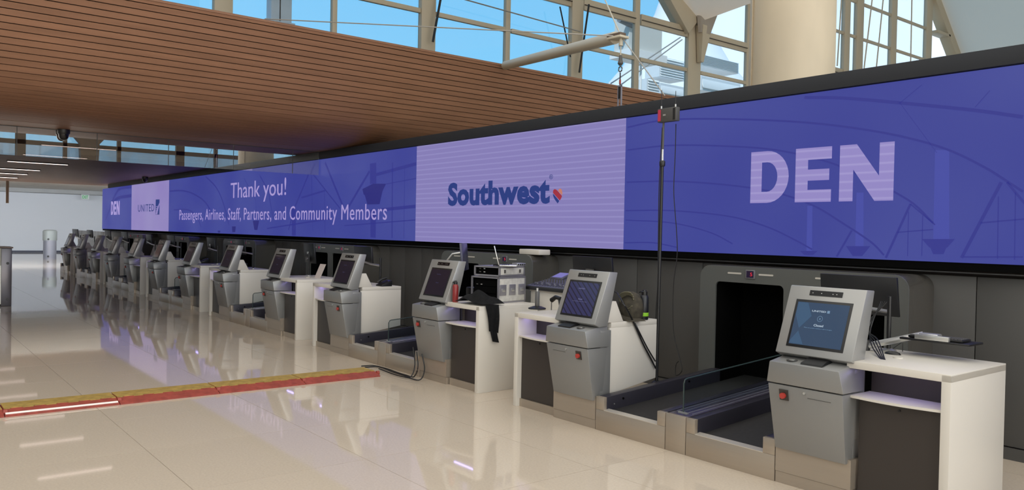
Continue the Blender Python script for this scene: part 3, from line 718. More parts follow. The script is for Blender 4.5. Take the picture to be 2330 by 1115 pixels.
# keyboard tray on arm at the nearest counter
kt = thing('keyboard_tray', (-2.9, 6.0, .99), 'black keyboard tray reaching out on a silver jointed arm over the nearest counter', 'keyboard tray')
MB().tube([(-3.10, 5.98, 1.03), (-2.98, 6.02, 1.07), (-2.72, 6.1, 1.155)], .024, 8).build('arm', M_ALU, kt)
MB().tube([(-3.10, 5.98, .99), (-3.10, 5.98, 1.08)], .035, 12).build('base', M_BLACK, kt)
MB().box(-2.74, -2.60, 6.06, 6.14, 1.13, 1.17).build('joint', M_ALU, kt, bev=.01)
tr = MB().box(-2.85, -2.36, 6.0, 6.24, 1.115, 1.13).build('tray', M_BLACK, kt, bev=.004)
kb = MB().box(-2.80, -2.42, 6.03, 6.18, 1.133, 1.15).build('keyboard', M_BLACK, kt, bev=.004)
for r in range(4):
    for c in range(14): MB().box(-2.79+c*.026, -2.79+c*.026+.021, 6.04+r*.034, 6.065+r*.034, 1.15, 1.155).build('key', M_DARK, kb)
MB().box(-2.74, -2.50, 6.0, 6.03, 1.13, 1.165).build('front_clip', M_ALU, kt, bev=.003)
ms_ = at(2031, 806, Z=1.0)
mo = thing('computer_mouse', (ms_.x, ms_.y, .99), 'black corded mouse lying on the nearest white counter', 'mouse')
MB().lathe((0, 0, 0), [(.03, 0), (.033, .008), (.028, .022), (.015, .031), (.003, .034)], 18).xf(Matrix.Translation((ms_.x, ms_.y, .991)) @ Matrix.Diagonal((1.9, 1.1, 1, 1))).build('shell', M_BLACK, mo)
MB().tube([(ms_.x-.05, ms_.y, 1.0), (ms_.x-.13, ms_.y+.05, .995), (ms_.x-.1, ms_.y+.16, 1.0), (ms_.x-.02, ms_.y+.2, 1.08), (ms_.x-.03, ms_.y+.22, 1.0)], .003, 5).build('cord', M_BLACK, mo)
cb = thing('cable_bundle', (-3.0, 5.9, .99), 'black cables running from the monitor post down to the white grommet on nearest counter', 'cable')
g = at(2012, 822, Z=.99)
for k in range(4):
    o = k*.015
    MB().tube(cat([Vector((-3.02+o, 6.05, 1.38)), Vector((-3.06-o, 5.98, 1.18)), Vector((-3.0+o, 5.88, 1.06+o)), Vector((g.x-.02+o*.6, g.y, .995))], 6), .005, 6).build('cable', M_BLACK, cb)
tag(MB().lathe((g.x, g.y, .99), [(.04, 0), (.04, .006), (.01, .007)], 20).build('grommet', M_WHITE), 'white round cable grommet set in the nearest countertop', 'grommet')

# ------------------------------------------------------------------ props on the counters of the second and third kiosks
ZC = 1.0
def pt(x, y, z=ZC): return at(x, y, Z=z)
# road cases
M_CASE = mat('case_side_white', (.55, .53, .48), .5, noise=.12, nscale=(20, 20, 20)); M_CEDGE = mat('case_edge_alu', (.34, .33, .36), .35, .6)
Bc = Vector((-7.53, 5.81, ZC)); A = Vector((Bc.x-.44, Bc.y, ZC))
def roadcase(x0, x1, y0, y1, z0, z1, label, latch):
    t = thing('road_case', (x1, y0, z0), label, 'road case', 'road cases stacked on the counter'); t.rotation_euler.z = radians(12)
    e = .018
    MB().box(x0+.005, x1-.005, y0+.05, y1, z0+.004, z1-.004).build('shell', M_VOID, t)
    MB().box(x1-.006, x1, y0+.02, y1-.02, z0+.02, z1-.02).build('side_panel', M_CASE, t, bev=.002)
    for (a, b, c, d, f, g_) in ((x0, x1, y0, y0+e, z0, z0+e), (x0, x1, y0, y0+e, z1-e, z1), (x0, x0+e, y0, y0+e, z0, z1), (x1-e, x1+.003, y0, y0+e, z0, z1), (x1-e, x1+.003, y1-e, y1, z0, z1), (x1-e, x1+.003, y0, y1, z1-e, z1+.003), (x1-e, x1+.003, y0, y1, z0, z0+e), (x0, x1, y0, y1, z1-.004, z1)):
        MB().box(a, b, c, d, f, g_).build('edge_rail', M_CEDGE, t)
    n = 3
    for k in range(n):
        zz = z0+.03+(z1-z0-.06)*k/n
        f = MB().box(x0+.03, x1-.03, y0+.035, y0+.06, zz, zz+(z1-z0-.06)/n-.012).build('rack_unit', M_VOID, t)
        for j in range(2 if k != 1 else 0): MB().box(x0+.06+j*.07, x0+.085+j*.07, y0+.03, y0+.036, zz+.01, zz+.022).build('knob', M_ALU if j % 2 else M_DARK, f)
    if latch:
        zc = (z0+z1)/2
        for fr_ in (.16, .5, .84):
            yy = y0+(y1-y0)*fr_
            l = MB().box(x1, x1+.008, yy-.06, yy+.06, zc-.065, zc+.065).build('latch_dish' if fr_ != .5 else 'handle_dish', M_CEDGE, t, bev=.003)
            MB().box(x1+.008, x1+.016, yy-.03, yy+.03, zc-.02, zc+.02).build('latch' if fr_ != .5 else 'handle', M_ALU, l, bev=.003)
    else:
        for fr_ in (.2, .8):
            yy = y0+(y1-y0)*fr_; MB().box(x1, x1+.01, yy-.012, yy+.012, (z0+z1)/2-.02, (z0+z1)/2+.02).build('latch', M_DARK, t)
    return t
zt1 = 1.315; yb = Bc.y+.52
roadcase(A.x, Bc.x, Bc.y, yb, ZC, zt1, 'lower black and white road case with three latches, on the white counter', True)
zt2 = zt1+.012+.115
roadcase(A.x+.02, Bc.x-.01, Bc.y+.02, yb-.02, zt1+.006, zt2, 'slim upper road case stacked on the latched road case', False)
# laptops
def laptop(c, w, d, h, lean, mt, label, rot):
    t = thing('laptop', c, label, 'laptop'); R = Matrix.Translation(c) @ Matrix.Rotation(rot, 4, 'Z')
    b = MB().box(-w/2, w/2, -d/2, d/2, 0, .014).xf(R).build('keyboard_base', mt, t, bev=.003)
    MB().hexa([(-w/2, d/2, .014), (w/2, d/2, .014), (w/2, d/2+lean, h), (-w/2, d/2+lean, h)], [(-w/2, d/2+.01, .014), (w/2, d/2+.01, .014), (w/2, d/2+lean+.01, h), (-w/2, d/2+lean+.01, h)]).xf(R).build('lid', mt, t, bev=.002)
    MB().hexa([(-w/2+.012, d/2-.001, .03), (w/2-.012, d/2-.001, .03), (w/2-.012, d/2+lean-.002, h-.012), (-w/2+.012, d/2+lean-.002, h-.012)], [(-w/2+.012, d/2, .03), (w/2-.012, d/2, .03), (w/2-.012, d/2+lean, h-.012), (-w/2+.012, d/2+lean, h-.012)]).xf(R).build('display', M_LENS, t)
    for r in range(4): MB().box(-w/2+.02, w/2-.02, -d/2+.09+r*.024, -d/2+.108+r*.024, .014, .017).xf(R).build('key_row', M_BLACK, b)
    return t
lc = at(1143, 597, Z=zt2+.002)
laptop((-7.62, 6.02, zt2+.004), .30, .21, .24, .06, M_ALU, 'open silver laptop seen edge on, on top of the road cases', radians(142))
mn = thing('monitor', (-8.25, 6.2, ZC), 'monitor turned edge on with silver arm, left of the road cases', 'monitor', 'black monitors behind the counters')
mc = at(1054, 585, Y=6.15); dx_, dy_ = .24*cos(radians(136)), .24*sin(radians(136)); mz0, mz1 = at(1060, 615, Y=6.15).z, at(1048, 553, Y=6.15).z
MB().hexa([(mc.x+.03-dx_, 6.15-dy_, mz0), (mc.x+.03+dx_, 6.15+dy_, mz0), (mc.x-.03+dx_, 6.15+dy_, mz1), (mc.x-.03-dx_, 6.15-dy_, mz1)], [(mc.x+.05-dx_, 6.17-dy_, mz0), (mc.x+.05+dx_, 6.17+dy_, mz0), (mc.x-.01+dx_, 6.17+dy_, mz1), (mc.x-.01-dx_, 6.17-dy_, mz1)]).build('display', mat('monitor_violet_glow', (.05, .05, .09), .25), mn, bev=.003)  # purple light from the video wall is put into the display colour
ma, mb_ = at(1012, 600, Y=6.0), at(1030, 578, Y=6.05)
MB().tube([tuple(ma), tuple(mb_), (mc.x-.03, 6.13, (mz0+mz1)/2+.05)], .016, 8).build('arm', M_ALU, mn)
MB().tube([(ma.x, 6.0, ZC), tuple(ma)], .018, 8).build('post', M_BLACK, mn)
tag(MB().box(A.x-.20, A.x-.03, Bc.y-.02, Bc.y+.2, ZC, ZC+.16).build('equipment_box', M_BLACK, bev=.01), 'black equipment box on the counter left of the road cases', 'box')
# hub and cables on the top case
sw = thing('network_switch', (Bc.x-.09, yb-.1, zt2), 'small white network switch on top of the upper road case', 'network switch')
b = MB().box(Bc.x-.20, Bc.x-.10, yb-.16, yb-.02, zt2+.002, zt2+.035).build('housing', M_ALU, sw, bev=.004)
for k in range(4): MB().box(Bc.x-.10, Bc.x-.098, yb-.15+k*.034, yb-.13+k*.034, zt2+.01, zt2+.025).build('port', M_BLACK, b)
cc2 = MB()
pts_ = [Vector((Bc.x-.17+.08*cos(a_)*(1+.1*sin(3*a_)), Bc.y+.14+.07*sin(a_), zt2+.008+.006*(a_ % 2))) for a_ in [k*.5 for k in range(60)]]
tag(cc2.tube(pts_, .006, 6).build('coiled_cable', M_BLACK), 'black cable coiled on top of the upper road case', 'cable')
# bottles
def bottle(c, r, h, m_, m_cap, label, band=None, loop=True):
    t = thing('water_bottle', c, label, 'bottle')
    MB().lathe(c, [(r*.9, 0), (r, .008), (r, h*.72), (r*.85, h*.79), (r*.62, h*.83)], 22).build('bottle_body', m_, t)
    MB().lathe((c[0], c[1], c[2]+h*.83), [(r*.66, 0), (r*.66, h*.11), (r*.45, h*.13), (r*.4, h*.17)], 18).build('cap', m_cap, t)
    if loop: MB().tube([(c[0]-r*.4, c[1], c[2]+h*.9), (c[0]-r*1.1, c[1], c[2]+h*.93), (c[0]-r*1.5, c[1], c[2]+h*.90)], .007, 6).build('carry_loop', m_cap, t)
    if band: MB().lathe((c[0], c[1], c[2]+h*.12), [(r*1.01, 0), (r*1.02, .001), (r*1.02, h*.12), (r*1.01, h*.121)], 22).build('band', band, t)
    return t
bp_ = Vector((-7.935, 5.47, ZC))
bottle(tuple(bp_), .036, .26, mat('bottle_red', (.22, .02, .02), .35), M_BLACK, 'red insulated bottle with black cap beside the third kiosk')
b2 = at(1463, 722, Y=6.08); z2_ = ZC
b2 = at(1465, 727, Z=ZC)
bottle((b2.x, b2.y, ZC), .045, .30, mat('bottle_black', (.012, .013, .018), .35), M_BLACK, 'tall black water bottle with a green band near the tripod pole', mat('band_green', (.25, .55, .03), .5))
# jacket hanging over the counter
J0 = pt(1040, 691); J1 = pt(1100, 695)
jk = thing('jacket', (J1.x, 5.4+.04, ZC), 'black jacket draped over the front corner of the white counter', 'jacket')
M_CLOTH = mat('black_cloth', (.010, .010, .011), .9, noise=.4, nscale=(25, 25, 25), bump=.4)
def cloth(rows_, name):
    bb = MB(); rg = []
    for row in rows_: rg.append([bb.b.verts.new(p) for p in row])
    for a_, b_ in zip(rg, rg[1:]):
        for k in range(len(a_)-1): bb.b.faces.new([a_[k], a_[k+1], b_[k+1], b_[k]])
    r = bmesh.ops.solidify(bb.b, geom=bb.b.faces[:], thickness=.02)
    return bb.build(name, M_CLOTH, jk)
xe = 2*PC+6.65-PER
rw = []
for i in range(15):
    t = i/14; row = []
    for k in range(9):
        u = k/8
        row.append((xe+.022+.012*abs(sin(7*u+2*t))+.012*sin(3*t), 5.47+.19*u*(1-.25*t)+.05*t, ZC+.012-.30*t-(.03*u if i == 14 else 0)))
    rw.append(row)
cloth(rw, 'sleeve')
rw = []
for i in range(9):
    t = i/8; rw.append([(xe+.03+.014*sin(6*u+t)**2, 5.54+.10*u+.03*t, ZC-.28-.13*t-.02*u) for u in [k/6 for k in range(7)]])
cloth(rw, 'sleeve_end')
rw = []
for i in range(18):
    t = i/17; row = []
    for k in range(12):
        u = k/11
        row.append((xe-.50+.525*t, 5.40+.34*u+.02*sin(9*t), ZC+.022+(.05*abs(sin(5*u+4*t))+.10*sin(pi*u))*(sin(pi*min(1, t*1.03))**.6 if t < .97 else 0)))
    rw.append(row)
cloth(rw, 'folded_body')

# audio mixer on a white case, with stand, on the second kiosk's counter
mp_ = at(1240, 668, Y=6.25)
wc = thing('white_case', (-6.85, 6.4, 0), 'plain white cabinet under the audio mixer, behind the counter', 'cabinet')
p0 = at(1207, 690, Y=6.4); p1 = at(1290, 690, Y=6.4); zc_ = at(1240, 664, Y=6.4).z
MB().box(p0.x, p1.x, 6.4, 6.95, 0.0, zc_-.004).build('carcass', M_WHITE, wc, bev=.006)
MB().box(p0.x-.01, p1.x+.01, 6.39, 6.96, zc_-.003, zc_+.012).build('lid', M_WHITE, wc, bev=.004)
zm = zc_+.014
am = thing('audio_mixer', ((p0.x+p1.x)/2, 6.6, zm), 'grey violet audio mixing console with small screen on the white cabinet', 'audio mixer')
M_MIX = mat('mixer_grey', (.085, .085, .115), .4, .3)
x0_, x1_ = p0.x-.04, p1.x+.04
bd = MB().prism([(6.36, zm), (6.36, zm+.05), (6.86, zm+.15), (6.92, zm+.15), (6.92, zm)], 'x', x0_, x1_).build('body', M_MIX, am, bev=.006)
MB().prism([(6.35, zm), (6.35, zm+.03), (6.362, zm+.045), (6.362, zm)], 'x', x0_, x1_).build('front_bumper', M_BLACK, am)
def mt_(y): return zm+.05+(y-6.36)*.2
for k in range(14):
    xx = x0_+.05+k*(x1_-x0_-.1)/13
    MB().prism([(6.40, mt_(6.40)), (6.54, mt_(6.54)), (6.54, mt_(6.54)+.004), (6.40, mt_(6.40)+.004)], 'x', xx-.003, xx+.003).build('fader_slot', M_BLACK, bd)
    yy = 6.43+random.random()*.08; MB().box(xx-.009, xx+.009, yy, yy+.022, mt_(yy), mt_(yy)+.02).build('fader', M_ALU2, bd)
    for j in range(3):
        yy = 6.58+j*.045; MB().tube([(xx, yy, mt_(yy)), (xx, yy, mt_(yy)+.018)], .008, 8).build('knob', M_DARK, bd)
sc_ = MB().prism([(6.72, mt_(6.72)), (6.73, mt_(6.73)+.02), (6.90, mt_(6.90)+.045), (6.90, mt_(6.88))], 'x', x0_+.02, x0_+.26).build('display_hood', M_MIX, am, bev=.006)
MB().prism([(6.74, mt_(6.74)+.021), (6.74, mt_(6.74)+.024), (6.88, mt_(6.88)+.046), (6.88, mt_(6.88)+.043)], 'x', x0_+.05, x0_+.23).build('display', mat('mixer_display', (.05, .05, .1), .2, emit='6a66a8', es=.8), sc_)
# small stand with dark base (scanner stand)
sb = at(1222, 703, Z=ZC)
st_ = thing('scanner_stand', (sb.x, sb.y, ZC), 'short grey post on a black base standing on the white counter', 'stand')
MB().lathe((sb.x, sb.y, ZC), [(.10, 0), (.10, .012), (.05, .03), (.02, .035)], 24).build('base', M_BLACK, st_)
MB().box(sb.x-.022, sb.x+.022, sb.y-.018, sb.y+.018, ZC+.03, ZC+.20).build('post', mat('post_grey', (.2, .2, .2), .4, .5), st_, bev=.004)
MB().tube([(sb.x, sb.y, ZC+.20), (sb.x, sb.y, ZC+.235)], .014, 10).build('tip', M_ALU, st_)
s2 = at(1262, 672, Y=5.95)
hs = thing('barcode_scanner', (s2.x, 5.95, ZC), 'black handheld barcode scanner with curly cord beside the second kiosk', 'scanner')
MB().tube([(s2.x-.05, 5.95, 1.10), (s2.x+.02, 5.95, 1.14), (s2.x+.10, 5.95, 1.13)], .028, 10, r2=.02).build('scanner_head', M_BLACK, hs)
MB().tube([(s2.x+.08, 5.95, 1.12), (s2.x+.11, 5.95, ZC)], .015, 8).build('handle', M_BLACK, hs)
MB().tube([Vector((s2.x-.05+.006*cos(k*1.3), 5.95+.006*sin(k*1.3), 1.09-.0023*k)) for k in range(45)], .0025, 5).build('cord', M_BLACK, hs)

# coiled rope/bag on the counter behind second kiosk
bg_ = at(1428, 727, Z=ZC)
bp = thing('backpack', (bg_.x, bg_.y, ZC), 'olive brown backpack on the counter, right of the striped screen kiosk', 'backpack')
M_OLIVE = mat('olive_cloth', (.045, .038, .025), .85, noise=.4, nscale=(18, 18, 18), bump=.5)
MB().lathe((0, 0, 0), [(.12, 0), (.15, .03), (.16, .12), (.14, .20), (.09, .26), (.03, .28)], 18).xf(Matrix.Translation((bg_.x, bg_.y+.04, ZC)) @ Matrix.Diagonal((.85, .8, 1, 1))).build('bag_body', M_OLIVE, bp)
for k in range(5):
    a0 = k*.25
    MB().tube([Vector((bg_.x+.02+(.07+.008*k)*cos(t)+.01*k, bg_.y-.03-.012*k+.02*sin(2*t), ZC+.16+(.085)*sin(t)+.01*k)) for t in [pi*.05+a0+j*.35 for j in range(14)]], .007, 6).build('cord_loop', mat('cord_khaki', (.12, .11, .07), .8), bp)
MB().hexa([(bg_.x-.02, bg_.y-.14, ZC+.05), (bg_.x+.16, bg_.y-.14, ZC+.005), (bg_.x+.2, bg_.y+.05, ZC+.005), (bg_.x, bg_.y+.02, ZC+.06)], [(bg_.x-.02, bg_.y-.14, ZC+.02), (bg_.x+.16, bg_.y-.14, ZC+.0), (bg_.x+.2, bg_.y+.05, ZC), (bg_.x, bg_.y+.02, ZC)]).build('flap', M_OLIVE, bp)
# tripod pole (speaker/antenna stand)
YP = 6.28
def pp(x, y): return at(x, y, Y=YP)
pb, pm, ptp = pp(1493.5, 866), pp(1507, 372), pp(1510, 282)
ap = thing('antenna_stand', (pb.x, YP, 0), 'tall black telescopic pole carrying a small radio unit with two antennas', 'antenna stand')
MB().tube([(pb.x, YP, .34), tuple(pm)], .017, 12).build('lower_pole', M_BLACK, ap)
MB().lathe((pm.x, YP, pm.z-.03), [(.026, 0), (.03, .01), (.03, .05), (.022, .06)], 14).build('collar', M_BLACK, ap)
MB().tube([tuple(pm), (ptp.x, YP, ptp.z+.03)], .011, 10).build('upper_pole', M_DARK, ap)
k_ = pp(1508, 340); MB().tube([(k_.x, YP-.001, k_.z-.12), (k_.x, YP-.001, k_.z)], .012, 10).build('label_sleeve', M_ALU, ap)
MB().lathe((pb.x, YP, .335), [(.05, 0), (.05, .012), (.02, .03)], 14).build('base', M_BLACK, ap)
u0_, u1_ = pp(1500, 280), pp(1543, 243)
ru = thing('radio_unit', (ptp.x, YP, ptp.z), 'small grey radio unit with red label and two black antennas on the pole top', 'radio unit')
b = MB().box(u0_.x, u1_.x, YP-.03, YP+.03, u0_.z, u1_.z).build('housing', mat('radio_grey', (.06, .058, .055), .5), ru, bev=.006)
MB().box(u0_.x+.008, u0_.x+.045, YP-.033, YP-.03, u0_.z+.012, u1_.z-.012).build('red_label', mat('label_red', (.45, .03, .07), .5), b)
MB().box(u0_.x+.075, u0_.x+.11, YP-.033, YP-.03, (u0_.z+u1_.z)/2-.008, (u0_.z+u1_.z)/2+.008).build('white_mark', M_ALU, b)
for k in range(5): MB().box(u1_.x-.04+k*.006, u1_.x-.037+k*.006, YP-.032, YP-.03, u0_.z+.01, u1_.z-.01).build('rib', M_BLACK, b)
for px_, py_ in ((1505, 205), (1537, 207)):
    a_ = pp(px_, 243); z_ = pp(px_, py_).z
    MB().tube([(a_.x, YP, u1_.z-.002), (a_.x, YP, u1_.z+.03)], .008, 8).build('antenna_base', M_ALU, ru)
    MB().tube([(a_.x, YP, u1_.z+.03), (a_.x, YP, z_)], .005, 8, r2=.003).build('antenna', M_BLACK, ru)
cz = [(1538, 282), (1537, 330), (1535, 380), (1533, 430), (1535, 470), (1539, 520), (1541, 560), (1540, 590), (1533, 640), (1531, 700), (1533, 760), (1545, 810), (1552, 840), (1545, 852), (1537, 852), (1538, 830), (1544, 822)]
tag(MB().tube(cat([at(x, y, Y=6.45) for x, y in cz], 4), .0045, 6).build('antenna_cable', M_BLACK), 'thin black cable hanging from the radio unit down to the baggage belt', 'cable')
cz = [(1507, 290), (1500, 420), (1498, 540), (1497, 640), (1492, 720), (1494, 800), (1492, 860)]
tag(MB().tube(cat([at(x, y, Y=6.3) for x, y in cz], 4), .005, 6).build('pole_cable', M_BLACK), 'black cable taped along the antenna pole', 'cable')
for i, (cz, lb) in enumerate((([(1392, 660), (1405, 668), (1418, 690), (1440, 730), (1462, 780), (1480, 815), (1492, 838)], 'thick black cable curving from behind the kiosk over the counter side, left one of two'),
                ([(1412, 672), (1428, 700), (1452, 750), (1472, 790), (1491, 822)], 'black cable running down the counter side to the pole, right one of two'))):
    P = [at(x, y, Y=6.0) if j < 3 else at(x, y, X=-5.41) for j, (x, y) in enumerate(cz)]
    P = [at(x, y, X=-5.41) if j >= 2 else at(x, y, Y=5.9) for j, (x, y) in enumerate(cz)]
    tag(MB().tube(cat(P, 5), .009 if i == 0 else .007, 7).build('power_cable', M_BLACK), lb, 'cable')
# white access box on the second portal
wb_ = at(1187, 577, Y=7.2); wb2 = at(1233, 563, Y=7.2)
tag(MB().box(wb_.x, wb2.x, 7.15, 7.36, 1.549, 1.549+.075).build('access_point_box', M_WHITE, bev=.012), 'white rounded box lying on top of the second baggage portal', 'box')
# sign card on fifth counter
s0 = at(722, 632, Y=6.0)
sg = MB().hexa([(s0.x-.08, 5.98, .99), (s0.x+.10, 6.0, .99), (s0.x+.16, 6.08, 1.24), (s0.x-.02, 6.06, 1.24)], [(s0.x-.08, 5.985, .99), (s0.x+.10, 6.005, .99), (s0.x+.16, 6.085, 1.24), (s0.x-.02, 6.065, 1.24)]).build('sign_card', mat('card_white', (.55, .48, .46), .5))
tag(sg, 'small white and red sign card leaning on the fifth counter', 'sign')
s0b = at(346, 578, Y=6.2)
tag(MB().hexa([(s0b.x-.12, 6.18, .99), (s0b.x+.12, 6.2, .99), (s0b.x+.2, 6.28, 1.3), (s0b.x-.04, 6.26, 1.3)], [(s0b.x-.12, 6.185, .99), (s0b.x+.12, 6.205, .99), (s0b.x+.2, 6.285, 1.3), (s0b.x-.04, 6.265, 1.3)]).build('sign_card', mat('card_white', (.55, .48, .46), .5)), 'small white sign card leaning on the ninth counter, far down the row', 'sign')
# phones on some counters
def phone(x, y, label):
    t = thing('desk_phone', (x, y, ZC), label, 'phone', 'desk phones on the counters')
    MB().prism([(y-.09, ZC), (y-.09, ZC+.02), (y+.09, ZC+.09), (y+.09, ZC)], 'x', x-.09, x+.09).build('phone_base', M_BLACK, t, bev=.004)
    MB().tube([(x-.07, y-.07, ZC+.06), (x-.07, y, ZC+.10), (x-.07, y+.08, ZC+.12)], .02, 8).build('handset', M_BLACK, t)
    MB().prism([(y+.03, ZC+.068), (y+.03, ZC+.071), (y+.08, ZC+.091), (y+.08, ZC+.088)], 'x', x-.02, x+.07).build('phone_display', M_SCRN, t)
phone(at(873, 648, Z=1.02).x, 6.05, 'black desk phone on the fourth counter from the camera')
phone(at(575, 606, Z=1.02).x, 6.08, 'black desk phone on the sixth counter from the camera')
phone(at(495, 595, Z=1.02).x, 6.08, 'black desk phone on the seventh counter from the camera')
# cables on floor by the ramp end
for i, (cz, lb) in enumerate((
    ([(822, 833), (850, 832), (880, 839), (905, 848), (925, 854), (942, 857), (951, 835), (948, 800)], 'black cable leaving the far end of the cable ramp, outer loop'),
    ([(830, 836), (862, 835), (892, 846), (918, 854), (935, 857), (944, 830), (940, 790)], 'black cable from the ramp end climbing behind the third kiosk body'),
    ([(862, 839), (897, 852), (930, 860), (956, 864), (966, 840), (960, 805)], 'black floor cable looping out farthest under the third kiosk'))):
    P = [at(x, y, Z=.012+.006*i) if j < len(cz)-2 else at(x, y, Y=5.335) for j, (x, y) in enumerate(cz)]
    P = [Vector((p.x, min(p.y, 5.335), p.z)) for p in P]
    tag(MB().tube(cat(P, 6), .008, 7).build('floor_cable', M_BLACK), lb, 'cable', 'cables at the end of the ramp')

# ------------------------------------------------------------------ cable ramp
M_RRED = mat('ramp_red', (.29, .052, .036), .55, noise=.2, nscale=(14, 14, 14)); M_RYEL = mat('ramp_yellow', (.36, .24, .06), .55, noise=.25, nscale=(14, 14, 14))
ys_ = [-1.06, -.04, .97, 1.975, 2.99, 4.0, 5.0]
xw0, xw1 = -9.42, -8.88
for i, (a, b) in enumerate(zip(ys_, ys_[1:])):
    if i == 0: continue
    lb = 'red and yellow cable ramp segment, %s from the kiosk end' % ORD[len(ys_)-2-i]
    t = thing('cable_ramp', ((xw0+xw1)/2, (a+b)/2, 0), lb, 'cable ramp', 'cable ramp segments across the floor')
    MB().prism([(xw0, 0), (xw0, .012), (xw0+.16, .05), (xw1-.16, .05), (xw1, .012), (xw1, 0)], 'y', a+.004, b-.004).build('base', M_RRED, t)
    n = 20; top_ = [(xw0+.10, a+.008)]
    L = b-a-.016
    for k in range(n+1):
        y = a+.008+L*k/n; top_.append((xw1-.17+(.022 if k % 4 < 2 else 0), y))
        if k < n and (k % 4 in (1, 3)): top_.append((xw1-.17+(0 if k % 4 == 1 else .022), y+.012))
    top_.append((xw0+.10, b-.008))
    MB().prism(top_, 'z', .048, .056).build('lid', M_RYEL, t)
    for k in range(4): MB().box(xw1-.135, xw1-.03, a+.1+k*.25, a+.2+k*.25, .02, .0205+.0).build('tread', M_RRED, t)
    MB().tube([(xw1-.1, b-.004, .03), (xw1-.1, b+.03, .03)], .028, 12).build('connector', M_RRED, t)
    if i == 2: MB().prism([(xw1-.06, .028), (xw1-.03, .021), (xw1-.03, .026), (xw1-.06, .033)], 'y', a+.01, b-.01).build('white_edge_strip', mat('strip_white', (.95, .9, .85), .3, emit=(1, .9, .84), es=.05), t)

# ------------------------------------------------------------------ ceiling fittings
LD = [(-18.7, 1.25, 2.65, 3.95), (-24.1, 0, 2.62, 3.95), (-28.4, 0, 1.6, 3.97), (-31.1, 0, 1.6, 3.98), (-33.9, 0, 1.6, 4.03), (-36.3, 0, 1.6, 4.05)]
LD = [(-19.0, 2.65, 4.1), (-22.05, 2.7, 4.1), (-24.9, 2.7, 4.15), (-28.4, 2.6, 3.97), (-31.1, 2.6, 3.98), (-33.9, 2.6, 4.03)]
for i, (x, ya, yb_) in enumerate(LD):
    t = thing('linear_light', (x, (ya+yb_)/2, 3.5), 'slim linear ceiling light, %s from the glass baffle, under the wood soffit' % ORD[i], 'ceiling light', 'linear lights in the wood soffit')
    MB().box(x-.05, x+.05, ya, yb_, 3.47, 3.499).build('housing', M_BLACK, t)
    MB().box(x-.03, x+.03, ya+.02, yb_-.02, 3.462, 3.47).build('diffuser', M_LINE, t)
def dome(px_, py_, label):
    c = at(px_, py_, Z=3.46); t = thing('dome_camera', (c.x, c.y, 3.5), label, 'security camera', 'dome cameras on the wood soffit')
    MB().lathe((c.x, c.y, 3.42), [(.09, 0), (.10, .02), (.10, .079)], 18).build('mount', M_BLACK, t)
    MB().lathe((c.x, c.y, 3.31), [(.01, 0), (.05, .015), (.075, .05), (.085, .11)], 18).build('dome', M_LENS, t)
dome(145, 300, 'black dome camera on the soffit beside the glass baffle, left')
dome(657, 356, 'black dome camera above the Thank you screen')
dome(330, 405, 'black dome camera above the UNITED screen')
# glass smoke baffle
gb = thing('glass_baffle', (-16, 3, 3.5), 'row of reflective glass panels hanging under the wood soffit', 'glass screen')
ysm = [-3.5, -2.25, -1.0, .25, 1.88-.38, 1.88+1.24-.0, 4.35, 5.59, 6.83, 7.43]
ysm = [-3.1, -1.85, -.6, .64, 1.88, 3.12, 4.35, 5.59, 6.83, 7.42]
for a, b in zip(ysm, ysm[1:]):
    MB().box(-16.006, -15.994, a+.006, b-.006, 3.0, 3.497).build('pane', M_BAFFLE, gb)
    if b < 7.4: MB().box(-16.012, -15.988, b-.006, b+.004, 3.0, 3.497).build('seal', M_DARK, gb)
MB().box(-16.02, -15.98, -3.1, 7.42, 3.49, 3.5).build('top_channel', M_DARK, gb)

# exit sign, hanging wooden blade, far pedestals, gate at left
e0 = at(185, 453, X=-57); e1 = at(203, 441, X=-57)
ex = thing('exit_sign', (-57, (e0.y+e1.y)/2, e0.z), 'small white exit sign with green letters near the far white wall', 'exit sign')
MB().box(-57.03, -57, e0.y, e1.y, e0.z, e1.z-.08).build('sign_plate', mat('sign_plate', (.7, .75, .72), .4), ex)
MB().box(-57.06, -56.98, e0.y-.02, e1.y+.02, e1.z-.08, e1.z).build('sign_housing', mat('housing_grey', (.35, .38, .38), .4), ex)
MB().tube([(-57.02, (e0.y+e1.y)/2, e1.z), (-57.02, (e0.y+e1.y)/2, 3.99)], .02, 6).build('drop_rod', mat('housing_grey', (.35, .38, .38), .4), ex)
# EXIT letters facing +X
def exit_f(p): return Vector((-56.995, p.x, p.z))
cu_par = ex
yy0, yy1 = e0.y+.06, e1.y-.06
text('EXIT', mat('exit_green', (.02, .25, .08), .5, emit=(.05, .4, .12), es=.5), ex, yy0, yy1, e0.z+.04, e1.z-.12, 0, .02, f=lambda p: Vector((-56.99, p.x, p.z)))
b0 = at(13.5, 462, X=-37.3); b1 = at(20.5, 412, X=-37.3)
tag(MB().box(-37.35, -37.3, b0.y, b1.y, b0.z, 3.50).build('hanging_blade', mat('tan_wood', (.42, .30, .17), .5)), 'narrow tan wooden blade hanging before the far white wall', 'hanging panel')
M_PEDL = mat('pedestal_light', (.25, .27, .255), .4); M_PEDG = mat('pedestal_grey', (.24, .24, .27), .3, .4)
def pedestal(c, label):
    t = thing('barrier_pedestal', (c.x, c.y, 0), label, 'pedestal', 'barrier pedestals before the far wall')
    r = .33
    MB().lathe((c.x, c.y, 0), [(r*.92, 0), (r*.92, .96)], 22).build('shaft', M_PEDG, t)
    MB().lathe((c.x, c.y, .96), [(r, 0), (r, .48), (r*.85, .54), (r*.4, .56)], 22).build('head', M_PEDL, t)
    for z in (.14, 1.03): MB().tube([(c.x+.3, c.y-.12, z), (c.x+.335, c.y-.12, z)], .05, 10).build('port', M_BLACK, t)
